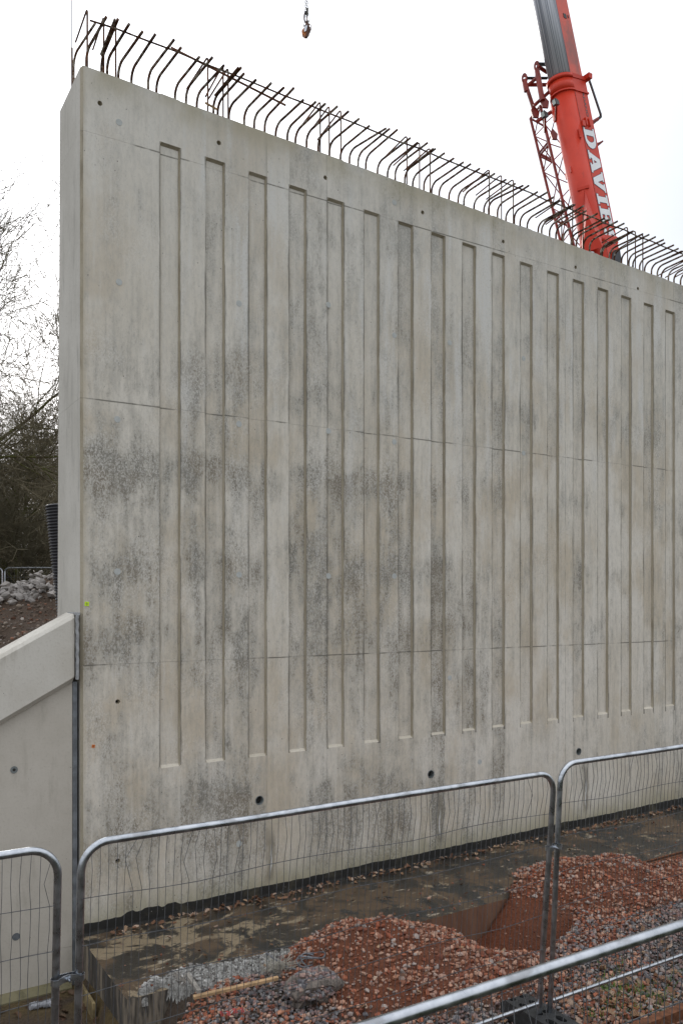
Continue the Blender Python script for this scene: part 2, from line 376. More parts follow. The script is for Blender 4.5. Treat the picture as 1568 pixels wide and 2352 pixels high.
# footing top: wet, dark algae with scuffed pale patches
k = NT('wet_stained_footing'); P = k.pos
n1 = k.noise(P, 1.3, 8, .62, .8); n2 = k.noise(k.off(P, (4, 2, 0)), 1.9, 9, .70, 1.2); n3 = k.noise(k.off(k.scl(P, (1, 1.3, 1)), (9, 5, 0)), 2.2, 9, .74, .6)
c = k.mix(k.step(n1, .44, .56), (.034, .030, .024), (.105, .070, .040))
c = k.mix(k.step(n2, .52, .58, 0, .9), c, (.026, .027, .025))
xs = k.sep(P)[0]
lf = k.math('MULTIPLY', k.step(xs, 3.2, 4.8, .085, 0), 1.0)
c = k.mix(k.step(k.math('ADD', n3, lf), .595, .635), c, (.27, .215, .14))
c = k.mix(k.step(k.noise(k.off(k.scl(P, (1, 2.4, 1)), (2, 8, 0)), 3.4, 8, .75), .60, .63, 0, .85), c, (.40, .35, .27))
g = k.noise(P, 55, 4, .7); c = k.mix(k.step(g, .45, .8, 0, .5), c, (.03, .028, .022))
k.bump(k.math('ADD', g, k.math('MULTIPLY', n3, 2.0)), .006)
M['footing'] = k.done(c, k.step(n1, .42, .6, .35, .7), 0, .5)
k = NT('footing_side_stain'); P = k.pos
n1 = k.noise(k.scl(P, (5, 5, .7)), 1.4, 5, .65)
c = k.mix(k.step(n1, .44, .56), (.06, .055, .05), (.235, .20, .155)); c = k.mix(k.step(k.noise(k.scl(P, (8, 8, .5)), 2, 4), .5, .62, 0, .6), c, (.025, .024, .02))
xs = k.sep(P)[0]
c = k.mix(k.step(xs, 3.6, 4.6, 0, .85), c, k.mix(n1, (.15, .065, .035), (.22, .11, .065)))
k.bump(k.noise(P, 30, 4), .004); M['footing_side'] = k.done(c, .8)
k = NT('soil_ground'); P = k.pos; g = k.noise(P, 38, 5, .7); c = k.mix(k.step(g, .35, .75, 0, .55), k.attr(), (.02, .014, .01))
k.bump(k.math('ADD', g, k.math('MULTIPLY', k.noise(P, 9, 4), 2.0)), .02); M['ground'] = k.done(c, .9, 0, .25)
k = NT('crushed_stone'); P = k.pos; g = k.noise(P, 70, 4, .65); c = k.mix(k.step(g, .3, .7, 0, .30), k.attr(), (.09, .06, .05))
k.bump(g, .003); M['stone'] = k.done(c, .82, 0, .35)
k = NT('dead_leaf'); c = k.mix(k.step(k.noise(k.pos, 45, 3), .35, .7, 0, .4), k.attr(), (.08, .045, .025)); M['leaf'] = k.done(c, .7, 0, .3)
k = NT('mortar_slop'); P = k.pos; g = k.noise(P, 26, 6, .72)
c = k.mix(k.step(g, .38, .62), (.20, .195, .18), (.44, .44, .42)); c = k.mix(k.step(k.noise(P, 3.2, 3), .55, .7, 0, .5), c, (.20, .16, .12))
k.bump(g, .03, 1.0); M['mortar'] = k.done(c, .9, 0, .2)
k = NT('galvanised_steel'); P = k.pos; n = k.noise(P, 14, 4, .6); m2 = k.noise(k.scl(P, (2, 2, 6)), 3.0, 4)
c = k.mix(k.step(n, .35, .65), (.40, .43, .47), (.55, .58, .62)); c = k.mix(k.step(m2, .55, .68, 0, .55), c, (.20, .20, .20))
M['galv'] = k.done(c, k.step(n, .3, .7, .26, .40), 1.0)
M['galv_dull'] = simple('dull_galvanised_wire', (.13, .135, .145), .6, .4, .3, 20)
M['rubber'] = simple('black_recycled_plastic', (.028, .030, .031), .65, 0, .4, 25, .004)
M['black_pipe'] = simple('black_corrugated_plastic', (.022, .022, .028), .42, 0, .3, 10)
# crane
k = NT('orange_red_crane_paint'); P = k.pos; n = k.noise(P, 1.3, 4, .6)
c = k.mix(k.step(n, .35, .65), (.52, .032, .012), (.60, .045, .018)); c = k.mix(k.step(k.noise(k.scl(P, (1, 1, .4)), 5, 5, .7), .60, .74, 0, .4), c, (.22, .04, .025))
M['red'] = k.done(c, .42, 0, .3)
k = NT('dirty_red_boom_paint'); P = k.pos; c = k.mix(k.step(k.noise(k.scl(P, (1, 1, .5)), 1.6, 5, .65), .42, .66, 0, .8), (.58, .055, .022), (.17, .05, .04))
M['red_dirty'] = k.done(c, .42)
M['darkred'] = simple('dark_red_lattice_paint', (.27, .028, .018), .45, 0, .4, 3)
uvm = NT('greased_telescope_steel'); un = uvm.new('ShaderNodeUVMap'); un.uv_map = 'UVMap'
q = uvm.noise(uvm.scl(un.outputs[0], (11, .05, 1)), 1.0, 3, .6); q2 = uvm.noise(uvm.scl(un.outputs[0], (30, .12, 1)), 1.0, 2, .6)
qq = uvm.math('ADD', uvm.math('MULTIPLY', q, .7), uvm.math('MULTIPLY', q2, .3))
c = uvm.ramp(qq, [(.36, (.05, .06, .09)), (.45, (.22, .24, .28)), (.52, (.55, .57, .62)), (.57, (.16, .18, .22)), (.68, (.75, .78, .82))])
M['tele'] = uvm.done(c, .4, .2)
M['black'] = simple('black_paint', (.015, .015, .017), .5)
M['dark_grey'] = simple('dark_grey_paint', (.05, .055, .065), .5)
M['white'] = simple('white_vinyl', (.78, .80, .83), .5, 0, .06, 4)
M['navy'] = simple('navy_outline_vinyl', (.03, .022, .07), .5)
M['blue'] = simple('blue_vinyl', (.20, .55, .85), .5)
M['charcoal_ink'] = simple('charcoal_vinyl', (.075, .06, .07), .5)
M['glass'] = simple('lamp_glass', (.50, .55, .52), .15)
M['tyre'] = simple('tyre_rubber', (.02, .02, .02), .8)
M['hook'] = simple('brown_shackle_steel', (.10, .045, .028), .5, .4, .4, 12)
M['hook_orange'] = simple('orange_clutch_paint', (.46, .14, .025), .5, 0, .4, 12)
M['chain'] = simple('dark_chain_steel', (.07, .068, .055), .5, .6, .3, 20)
M['wood'] = simple('pale_sawn_timber', (.46, .30, .16), .75, 0, .35, 12, .002)
M['wood_grey'] = simple('mud_greyed_timber', (.30, .28, .25), .8, 0, .4, 14, .002)
M['ply'] = simple('mouldy_formwork_ply', (.30, .235, .12), .8, 0, .55, 8, .003)
k = NT('bark_with_moss'); P = k.pos; n = k.noise(P, 1.6, 5, .6); c = k.mix(k.step(n, .40, .62), (.085, .068, .05), (.105, .115, .035))
M['bark'] = k.done(c, .95, 0, .1)
k = NT('twig_bark'); P = k.pos; n = k.noise(P, .5, 4, .6); c = k.mix(k.step(n, .35, .65), (.135, .125, .085), (.19, .165, .11))
M['twig'] = k.done(c, .95, 0, .1)
k = NT('ivy_leaf'); P = k.pos; c = k.mix(k.step(k.noise(P, 1.2, 4), .35, .65), (.06, .07, .03), (.13, .12, .06)); M['ivy'] = k.done(c, .7, 0, .2)
k = NT('grass_blade'); c = k.attr(); M['grass'] = k.done(c, .7, 0, .2)
k = NT('crumpled_clear_plastic'); M['bottle'] = k.done((.55, .57, .62), .15, 0, .5); k.b.inputs['Transmission Weight'].default_value = .55; k.b.inputs['Alpha'].default_value = 1
M['tape_red'] = simple('red_tape', (.32, .03, .025), .5)
M['lime'] = simple('lime_target_sticker', (.55, .80, .02), .6, 0, .05)
M['orange_st'] = simple('orange_target_sticker', (.62, .16, .01), .6, 0, .05)
M['strap'] = simple('grey_strapping', (.17, .18, .20), .4, .2)
M['straw'] = simple('pale_wire_bundle', (.34, .32, .27), .7)

# ============================================================ GROUND
def mound(x, y):
    def cone(cx, cy, rx, ry, H, p=1.25, ang=0.0):
        ca, sa = math.cos(ang), math.sin(ang); dx = x - cx; dy = y - cy
        u = (dx * ca + dy * sa) / rx; v = (-dx * sa + dy * ca) / ry
        d = np.sqrt(u * u + v * v); return H * np.clip(1 - d ** p, -3, 1)
    m = cone(4.20, 6.12, .95, .98, .37)
    m = np.maximum(m, cone(4.75, 5.45, .75, .45, .16))
    m = np.maximum(m, cone(7.45, 6.60, 1.15, .85, .27))
    m = np.maximum(m, cone(8.3, 6.25, 1.0, .6, .12))
    m = np.where(m > 0, m, m * 3.0)
    return m + (vn(x, y, 3.2, 4, 2) - .5) * .15
def pit(x, y):
    e = ((x - 5.62) / np.where(x > 5.62, 1.10, .60)) ** 2 + ((y - 6.70) / 1.05) ** 2 + (vn(x, y, 3, 2, 6) - .5) * .35
    return (-.42 - .05 * vn(x, y, 6, 3, 9)) * sst(1.15, .42, e)
WALL_X0, WALL_Y = 2.04, 8.25
def ground_h(x, y):
    x = np.asarray(x, float); y = np.asarray(y, float)
    # front level
    f = -.01 + (vn(x, y, 1.2, 3) - .5) * .06
    f = f - .40 * sst(2.55, 2.18, x + (vn(x, y, 3, 2) - .5) * .4) * sst(5.9, 6.5, y)
    f = f + pit(x, y)
    f = f + (vn(x, y, 9, 3, 11) - .5) * .10 * sst(0, -.25, pit(x, y))
    f = np.maximum(f, mound(x, y))
    lowl = sst(2.12, 2.02, x) * sst(5.2, 5.9, y); f = f * (1 - lowl) + (-.5 + (vn(x, y, 4, 3) - .5) * .03) * lowl
    onf = (y > 6.83) & (x > 2.0); mm = mound(x, y)
    f = np.where(onf, np.where(mm > .02, mm, -.35), f)
    # bank the photographer stands on
    bank = 1.7 * sst(1.7, .3, y); f = np.where(y < 1.8, f * 0 + bank, f)
    # behind the walls
    cop = np.minimum(3.14 + (x - 1.98) * .55, 3.05) - .22
    cop = np.maximum(cop, -.4)
    pile = 3.76 - np.abs(x - 3.3) * .30 - .10 * np.abs(y - 12.3) ** 1.5
    back = cop + (np.maximum(pile, cop) - cop) * sst(8.7, 11.8, y)
    back = np.where(y > 12.3, np.maximum(pile, 2.25 * sst(10, 14, y) + back * 0), back)
    far = 2.23 + (vn(x, y, .2, 2) - .5) * .3
    b = back + (far - back) * sst(13.2, 17, y)
    b = np.where(x > 4.5, b + (2.3 - b) * sst(4.5, 7, x), b)
    b = b + (vn(x, y, 3.0, 3, 5) - .5) * .18 * sst(8.8, 9.6, y) * sst(30, 15, y)
    return np.where(y > 8.5, b, f)
def axis(segs):
    out = []
    for a, b, st in segs: out += list(np.arange(a, b, st))
    return np.array(out + [segs[-1][1]])
gx = axis([(-600, -100, 100), (-100, -20, 16), (-20, -4, 2), (-4, 1, .5), (1, 1.9, .15), (1.9, 2.2, .05), (2.2, 9.5, .045), (9.5, 14, .15), (14, 40, 3), (40, 100, 15), (100, 600, 100)])
gy = axis([(-600, -50, 110), (-50, -4, 6), (-4, 0, 1), (0, 2, .2), (2, 4, .12), (4, 7.3, .045), (7.3, 8.4, .1), (8.4, 13.5, .13), (13.5, 30, 1.1), (30, 100, 10), (100, 600, 100)])
XX, YY = np.meshgrid(gx, gy, indexing='ij'); ZZ = ground_h(XX, YY)
nx_, ny_ = len(gx), len(gy); I = np.arange(nx_ * ny_).reshape(nx_, ny_)
T = np.stack([I[:-1, :-1], I[1:, :-1], I[1:, 1:], I[:-1, 1:]], -1).reshape(-1, 4)
xf, yf = XX.ravel(), YY.ravel()
def blend(c, m, d): m = m[:, None]; return c * (1 - m) + np.array(d)[None] * m
cols = np.tile(np.array([.085, .065, .05]), (len(xf), 1))
redm = sst(-.03, .08, mound(xf, yf)); redm = np.maximum(redm, sst(1.5, .9, ((xf - 5.9) / 1.1) ** 2 + ((yf - 6.3) / .9) ** 2)); redm = redm * (yf < 8.3)
cols = blend(cols, redm * (.55 + .45 * vn(xf, yf, 4, 3, 7)), (.20, .062, .029))
cols = blend(cols, sst(.55, .25, ((xf - 5.35) / .75) ** 2 + ((yf - 5.95) / .35) ** 2) * .85, (.085, .062, .035))
cols = blend(cols, ((xf < 2.1) & (yf > 5) & (yf < 8.5)) * sst(.4, .6, vn(xf, yf, 5, 4)), (.13, .095, .045))
cols = blend(cols, ((yf > 8.5) * 1.0), (.075, .052, .036))
cols = blend(cols, sst(17, 24, yf), (.06, .055, .03)); cols = blend(cols, sst(1.6, 1.0, yf), (.05, .06, .025))
ground = link('ground', np_mesh(np.stack([xf, yf, ZZ.ravel()], -1), T, cols, True), mats=M['ground']); tag(ground, kind='structure')

# ------------------------------------------------------------ crushed stone scatter
t_ = (1 + 5 ** .5) / 2
ICO = np.array([(-1, t_, 0), (1, t_, 0), (-1, -t_, 0), (1, -t_, 0), (0, -1, t_), (0, 1, t_), (0, -1, -t_), (0, 1, -t_), (t_, 0, -1), (t_, 0, 1), (-t_, 0, -1), (-t_, 0, 1)]) / math.sqrt(1 + t_ * t_)
ICF = np.array([(0, 11, 5), (0, 5, 1), (0, 1, 7), (0, 7, 10), (0, 10, 11), (1, 5, 9), (5, 11, 4), (11, 10, 2), (10, 7, 6), (7, 1, 8), (3, 9, 4), (3, 4, 2), (3, 2, 6), (3, 6, 8), (3, 8, 9), (4, 9, 5), (2, 4, 11), (6, 2, 10), (8, 6, 7), (9, 8, 1)])
def stones(P, size, cols, rng, jag=.28, flat=.75):
    n = len(P); V = np.repeat(ICO[None], n, 0) * (1 + (rng.rand(n, 12, 1) - .5) * 2 * jag)
    # chop: snap some directions to make flat facets
    for _ in range(3):
        d = rng.randn(n, 3); d /= np.linalg.norm(d, axis=1)[:, None]; h = .45 + .3 * rng.rand(n)
        dp = (V * d[:, None]).sum(-1); ex = np.clip(dp - h[:, None], 0, None); V = V - ex[..., None] * d[:, None]
    V = V * (np.array([1, .8, .62]) + (rng.rand(n, 1, 3) - .5) * .4)
    a = rng.rand(n) * 6.283; ca, sa = np.cos(a), np.sin(a); x = V[..., 0] * ca[:, None] - V[..., 1] * sa[:, None]; y = V[..., 0] * sa[:, None] + V[..., 1] * ca[:, None]
    b = (rng.rand(n) - .5) * 1.6; cb, sb = np.cos(b), np.sin(b); z = V[..., 2]
    y2 = y * cb[:, None] - z * sb[:, None]; z2 = y * sb[:, None] + z * cb[:, None]
    V = np.stack([x, y2, z2], -1) * size[:, None, None] + P[:, None]
    T = (ICF[None] + (np.arange(n) * 12)[:, None, None]).reshape(-1, 3)
    return V.reshape(-1, 3), T, np.repeat(cols, 12, 0)
def in_view(P, mu=160, mv=220):
    r = P - np.array([0, 0, EYE]); f = r @ np.array(FWD); a = r @ np.array(RIGHT); u = U0 + a / f * F; v = V0 - r[:, 2] / f * F
    return (f > .5) & (u > -mu) & (u < 1568 + mu) & (v > -mv) & (v < 2352 + mv)
rng = np.random.RandomState(11)
def grid_pts(x0, x1, y0, y1, st):
    X, Y = np.meshgrid(np.arange(x0, x1, st), np.arange(y0, y1, st)); X = X.ravel() + (rng.rand(X.size) - .5) * st * 1.3; Y = Y.ravel() + (rng.rand(Y.size) - .5) * st * 1.3
    return X, Y
PAL_G = np.array([(.24, .235, .24), (.17, .165, .175), (.30, .285, .275), (.21, .145, .135), (.30, .20, .17), (.11, .11, .12), (.36, .27, .22), (.25, .17, .16)])
PAL_R = np.array([(.36, .125, .065), (.42, .20, .12), (.30, .09, .045), (.52, .32, .23), (.21, .07, .04), (.46, .25, .17), (.33, .14, .085), (.36, .30, .27)])
def gravel():
    Vs, Ts, Cs = [], [], []; off = 0
    # ballast between the fences and up to the footing
    X, Y = grid_pts(1.2, 11.5, 2.2, 6.8, .031)
    md = mound(X, Y); pt = -pit(X, Y)
    keep = (md < .02) & ((pt < .05) | (Y < 5.75)) & ~((X < 2.38) & (Y > 6.35)) & ~((X < 3.4) & (Y > 6.50 + .22 * vn(X, Y, 2.4, 3, 3))) & (X > 2.06 - (Y < 5.4) * 1.0)
    dens = np.where((X > 7.3) & (Y > 5.9), .45, 1.0) * 1.0; keep &= rng.rand(len(X)) < dens
    P = np.stack([X, Y, ground_h(X, Y)], -1)[keep]; P = P[in_view(P)]
    n = len(P); sz = (.013 + .018 * rng.rand(n) ** 1.5); sz = sz * np.where((P[:, 0] > 7.3) & (P[:, 1] > 5.9), .55, 1); P[:, 2] += sz * .35 + rng.rand(n) * .012
    red = vn(P[:, 0], P[:, 1], 1.1, 3, 4) + (rng.rand(n) - .5) * .5 + .24 * sst(4.8, 5.8, P[:, 1]) - .11
    c = np.where((red > .60)[:, None], PAL_R[rng.randint(0, 8, n)], PAL_G[rng.randint(0, 8, n)]) * (.75 + .5 * rng.rand(n, 1))
    for A in (stones(P, sz, c, rng),): Vs.append(A[0]); Ts.append(A[1] + off); Cs.append(A[2]); off += len(A[0])
    # red heaps
    X, Y = grid_pts(3.0, 9.6, 4.7, 7.5, .030); md = mound(X, Y); k = (md > .015) & (rng.rand(len(X)) < .62 + .38 * (vn(X, Y, 2.2, 3, 8) > .48)); P = np.stack([X, Y, ground_h(X, Y)], -1)[k]; P = P[in_view(P)]; n = len(P)
    sz = .009 + .026 * rng.rand(n) ** 2.2; P[:, 2] += sz * .3; w = sst(5.9, 5.3, P[:, 1]) * .5
    c = PAL_R[rng.randint(0, 8, n)] * (.7 + .5 * rng.rand(n, 1)); pale = (rng.rand(n) < .12 + w * .6); c[pale] = c[pale] * .4 + np.array([.50, .34, .27]) * .6
    A = stones(P, sz, c, rng); Vs.append(A[0]); Ts.append(A[1] + off); Cs.append(A[2]); off += len(A[0])
    # thin scatter in the pit and over the footing
    X, Y = grid_pts(4.7, 7.4, 5.4, 6.8, .036); k = (pit(X, Y) < -.03) & (mound(X, Y) < .02) & (rng.rand(len(X)) < .25 + .7 * (vn(X, Y, 3, 3, 4) > .5)); P1 = np.stack([X, Y, ground_h(X, Y)], -1)[k]
    X, Y = grid_pts(2.1, 11, 6.82, 8.2, .07); k = rng.rand(len(X)) < .05 + .4 * sst(7.15, 6.85, Y); Z = -.03 + .01 * X + .006; P2 = np.stack([X, Y, Z], -1)[k & (mound(X, Y) < .02)]
    P = np.concatenate([P1, P2]); P = P[in_view(P)]; n = len(P); sz = .006 + .020 * rng.rand(n) ** 2.5; c = PAL_R[rng.randint(0, 8, n)] * (.4 + .6 * rng.rand(n, 1))
    A = stones(P, sz, c, rng); Vs.append(A[0]); Ts.append(A[1] + off); Cs.append(A[2]); off += len(A[0])
    o = link('gravel', np_mesh(np.concatenate(Vs), np.concatenate(Ts), np.concatenate(Cs)), mats=M['stone']); tag(o, kind='stuff')
gravel()
# spoil slope behind the wing wall
X, Y = grid_pts(-3, 3.2, 8.65, 12.6, .05); P = np.stack([X, Y, ground_h(X, Y)], -1)[rng.rand(len(X)) < .8]; P = P[in_view(P, 60, 100)]; n = len(P)
sz = .010 + .03 * rng.rand(n) ** 3; PS = np.array([(.10, .07, .05), (.14, .10, .07), (.22, .18, .14), (.30, .27, .24), (.18, .085, .05), (.09, .07, .055)])
A = stones(P, sz, PS[rng.randint(0, 6, n)] * (.6 + .7 * rng.rand(n, 1)), rng); tag(link('spoil_gravel', np_mesh(A[0], A[1], A[2]), mats=M['stone']), kind='stuff')
rub = empty('rubble_heap', (2.2, 12, float(ground_h(2.2, 12))), 'heap of pale broken rock on the brown spoil behind the wing wall', 'rubble')
n = 0; ring = []
for i in range(3000):
    x = random.uniform(1.2, 3.6); y = random.uniform(10.6, 12.9)
    z = float(ground_h(x, y)); p = Vector((x, y, z)); r = p - Vector((0, 0, EYE)); f = r.dot(FWD); u = U0 + r.dot(RIGHT) / f * F; v = V0 - r.z / f * F
    if -20 < u < 190 and v < 1392 - u * .12: ring.append((x, y, z))
    if len(ring) >= 290: break
rock_mes = []
for k_ in range(10):
    a = stones(np.zeros((1, 3)), np.ones(1), np.array([[.30, .285, .27]]) * random.uniform(.6, 1.25), rng, .45)
    mm_ = np_mesh(a[0], a[1], a[2]); mm_.materials.append(M['stone']); rock_mes.append(mm_)
for (x, y, z) in ring:
    o = bpy.data.objects.new('rock', random.choice(rock_mes)); scene.collection.objects.link(o); o.parent = rub
    s = .03 + .065 * random.random() ** 1.8; z += max(0, random.gauss(0, .05)); o.scale = (s, s, s); o.rotation_euler = (random.uniform(-.5, .5), random.uniform(-.5, .5), random.uniform(0, 6))
    o.location = Vector((x, y, z + s * .35)) - rub.location

# ============================================================ MAIN WALL
wall = empty('retaining_wall', (WALL_X0, WALL_Y, 0), 'tall grey precast concrete wall with rows of narrow vertical recesses and rusty bars on top', 'wall')
XE = 15.0
def z_top(x): return 8.525 - .0392 * (x - 2.06)
def z_gt(x): return 8.00 - .0355 * (x - 2.845)
def z_gb(x): return 1.5375 + .0107 * (x - 2.845)
def y_back(z): return 9.30 - .02 * z
GD, BX, BZ = .030, .012, .026
xb = [(WALL_X0, .025, 'c'), (WALL_X0 + .025, 0, 'n')]
i = 0
while 2.845 + .5 * i < XE - .3:
    a = 2.845 + .5 * i; b = a + .215; xb += [(a, 0, 'o'), (a + BX, GD, 'i'), (b - BX, GD, 'i'), (b, 0, 'o2')]; i += 1
xb += [(2.45, 0, 'n'), (XE, 0, 'n')]; xb.sort(key=lambda t: t[0])
rows = [lambda x: -.06, lambda x: .7, z_gb, lambda x: z_gb(x) + BZ, lambda x: 3.2, lambda x: 4.4, lambda x: 6.0, lambda x: 7.2, lambda x: z_gt(x) - BZ, z_gt, lambda x: z_top(x) - .02, z_top]
inner = {3, 4, 5, 6, 7, 8}
vs, fs, fm = [], [], []
nr = len(rows)
for (x, dep, kd) in xb:
    for j, rf in enumerate(rows):
        d = dep if kd == 'c' else (GD if (kd == 'i' and j in inner) else 0)
        z = rf(x) + (random.uniform(-.006, .004) if j == nr - 1 else 0)
        if kd == 'c' and j == nr - 1: z -= .02
        vs.append((x, WALL_Y + d, z))
for a in range(len(xb) - 1):
    ka, kb = xb[a][2], xb[a + 1][2]
    for j in range(nr - 1):
        fs.append((a * nr + j, (a + 1) * nr + j, (a + 1) * nr + j + 1, a * nr + j + 1))
        m = 0
        if ka == 'c': m = 1
        if ((ka == 'o' and kb == 'i') or (ka == 'i' and kb == 'o2')) and 2 <= j <= 8: m = 1
        if ka == 'i' and kb == 'i': m = 2 if j == 2 else (1 if j == 8 else 0)
        fm.append(m)
front = mesh(vs, fs)
for p, m in zip(front.polygons, fm): p.material_index = m
# cutters for tie holes and weep pipes
tie_uv = [(230, 237), (503, 328), (747, 408), (970, 488), (1155, 555), (1321, 614), (1464, 663), (271, 1612), (271, 1978)]
weep_uv = [(596, 1838), (989, 1778), (1328, 1726)]
cut = MB(); HO = []
for (u, v) in tie_uv:
    p = W(u, v, WALL_Y); HO.append((p, .013, .025))
for (u, v) in weep_uv:
    p = W(u, v, WALL_Y); HO.append((p, .052, .052))
for p, r1, r2 in HO:
    cut.tube([p + Vector((0, -.03, 0)), p + Vector((0, .0, 0)), p + Vector((0, .045, 0)), p + Vector((0, .16, 0))], [r2, r2, r1, r1], 16)
cut_o = bpy.data.objects.new('cut', cut.me()); scene.collection.objects.link(cut_o); cut_o.data.materials.append(M['reveal'])
SE = [2.631, 5.26, 7.885]; edges = [-1] + SE + [20]
for li in range(4):
    bm = bmesh.new(); bm.from_mesh(front)
    lo, hi = edges[li], edges[li + 1]; gap = .0009
    if li > 0: bmesh.ops.bisect_plane(bm, geom=bm.verts[:] + bm.edges[:] + bm.faces[:], plane_co=(0, 0, lo + gap), plane_no=(0, 0, -1), clear_outer=True)
    if li < 3: bmesh.ops.bisect_plane(bm, geom=bm.verts[:] + bm.edges[:] + bm.faces[:], plane_co=(0, 0, hi - gap), plane_no=(0, 0, 1), clear_outer=True)
    be = [e for e in bm.edges if e.is_boundary]
    r = bmesh.ops.extrude_edge_only(bm, edges=be)
    nv = [g for g in r['geom'] if isinstance(g, bmesh.types.BMVert)]
    for v in nv: v.co.y = y_back(v.co.z)
    ne = [g for g in r['geom'] if isinstance(g, bmesh.types.BMEdge)]
    nf = [g for g in r['geom'] if isinstance(g, bmesh.types.BMFace)]
    for f in nf: f.material_index = 3
    rf_ = bmesh.ops.holes_fill(bm, edges=[e for e in bm.edges if e.is_boundary])
    for f in rf_['faces']: f.material_index = 3
    bmesh.ops.recalc_face_normals(bm, faces=bm.faces)
    me = bpy.data.meshes.new('m'); bm.to_mesh(me); bm.free()
    o = bpy.data.objects.new('wall_lift', me); scene.collection.objects.link(o)
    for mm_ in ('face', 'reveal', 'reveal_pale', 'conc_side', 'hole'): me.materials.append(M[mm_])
    md = o.modifiers.new('b', 'BOOLEAN'); md.object = cut_o; md.operation = 'DIFFERENCE'; md.solver = 'EXACT'
    dg = bpy.context.evaluated_depsgraph_get(); dg.update()
    me2 = bpy.data.meshes.new_from_object(o.evaluated_get(dg)); o.modifiers.clear()
    if len(me2.polygons) > 50: o.data = me2
    o.data.transform(Matrix.Translation(-wall.location)); o.parent = wall
bpy.data.objects.remove(cut_o)
core = MB().box(((WALL_X0 + XE) / 2 + .02, (WALL_Y + 9.1) / 2 + .03, 3.9), ((XE - WALL_X0) / 2 - .03, .40, 4.0)).build('wall_core', M['hole'], wall)
for (u, v) in weep_uv:
    p = W(u, v, WALL_Y); q = MB(); n = 20
    vs_ = []
    for (rr, yy) in ((.051, .0), (.051, -.004), (.044, -.004), (.044, .14)):
        vs_ += [p + Vector((math.cos(2 * math.pi * k_ / n) * rr, yy, math.sin(2 * math.pi * k_ / n) * rr)) for k_ in range(n)]
    q.add(vs_, [(a * n + k_, a * n + (k_ + 1) % n, (a + 1) * n + (k_ + 1) % n, (a + 1) * n + k_) for a in range(3) for k_ in range(n)])
    wp = q.build('weep_pipe', M['pipe_grey'], wall)
    MB().tube([p + Vector((0, .14, 0)), p + Vector((0, .15, 0))], .05, 16).build('pipe_end', M['hole'], wp)
for (u, v) in [(274, 281), (274, 648), (549, 697), (549, 974), (549, 1320), (270, 963), (270, 1313), (754, 990), (754, 700), (905, 465), (905, 770), (905, 1015), (905, 1323), (1032, 787), (1205, 822), (1205, 1040), (1032, 1557), (754, 1323), (549, 1938), (1101, 1750)]:
    p = W(u, v, WALL_Y)
    fr_ = ((p.x - 2.845) / .5) % 1; dy = GD if (p.x > 2.8 and .03 < fr_ < .4 and 1.6 < p.z < z_gt(p.x)) else 0
    MB().tube([p + Vector((0, dy - .0025, 0)), p + Vector((0, dy + .01, 0))], .033, 16).build('cone_plug', M['plug'], wall)
for (u, v, mt, s) in ((200, 1387, 'lime', .021), (215, 1714, 'orange_st', .015)):
    p = W(u, v, WALL_Y - .002); st_ = MB().box(p, (s, .0015, s), Matrix.Rotation(R(6), 3, 'Y')).build('survey_target', M[mt], wall)
    cm = MB().box(p + Vector((0, -.0022, 0)), (s * .75, .0005, .0014)); cm.box(p + Vector((0, -.0024, 0)), (.0014, .0005, s * .75))
    cm.build('cross_mark', M['charcoal_ink'], st_)
# footing
ft = MB()
def zf(x): return -.03 + .009 * (x - 2.04)
FY0, FY1 = 7.12, 6.80
ft.add([(2.04, WALL_Y + .02, -1), (2.04, WALL_Y + .02, zf(2.04)), (2.04, FY0, zf(2.04)), (2.07, FY1 + .02, zf(2.04) - .03), (2.07, FY1, -1),
        (XE, WALL_Y + .02, -1), (XE, WALL_Y + .02, zf(XE)), (XE, FY0, zf(XE)), (XE, FY1 + .02, zf(XE) - .004), (XE, FY1, -1)],
       [(4, 3, 2, 1, 0), (5, 6, 7, 8, 9), (1, 2, 7, 6), (2, 3, 8, 7), (3, 4, 9, 8)])
fo = ft.me(); bm = bmesh.new(); bm.from_mesh(fo); bm.faces.ensure_lookup_table()
for f in bm.faces: f.material_index = 0 if f.normal.z > .5 else 1
bm.to_mesh(fo); bm.free(); link('footing', fo, wall, None, [M['footing'], M['footing_side']])
# bitumen strip with a ragged brushed edge
q = MB(); xs_ = np.arange(2.05, XE, .03); top_z = []
for x in xs_:
    h = .120 + .020 * (vn(x, 3.0, 2.5, 4) - .5) + .016 * (vn(x, 5.0, 22, 3) - .5) + (.02 * max(0, vn(x, 1, 3, 2, 3) - .62) / .38 if True else 0)
    if 2.45 < x < 3.05: h += .030 * (1 if vn(x, 7, 25, 1) > .3 else .5)
    top_z.append(zf(x) + h)
n = len(xs_)
vv = [(x, WALL_Y - .022, zf(x) - .01) for x in xs_] + [(x, WALL_Y - .012, zf(x) + .03) for x in xs_] + [(x, WALL_Y - .008, float(z) - .004) for x, z in zip(xs_, top_z)] + [(x, WALL_Y + .001, float(z)) for x, z in zip(xs_, top_z)]
q.add(vv, [(r_ * n + a, r_ * n + a + 1, (r_ + 1) * n + a + 1, (r_ + 1) * n + a) for r_ in range(3) for a in range(n - 1)])
q.build('bitumen_strip', M['bitumen'], wall)
MB().box((1.975, 7.72, -.52), (.012, .22, .17)).build('formwork_board', M['ply'], wall)
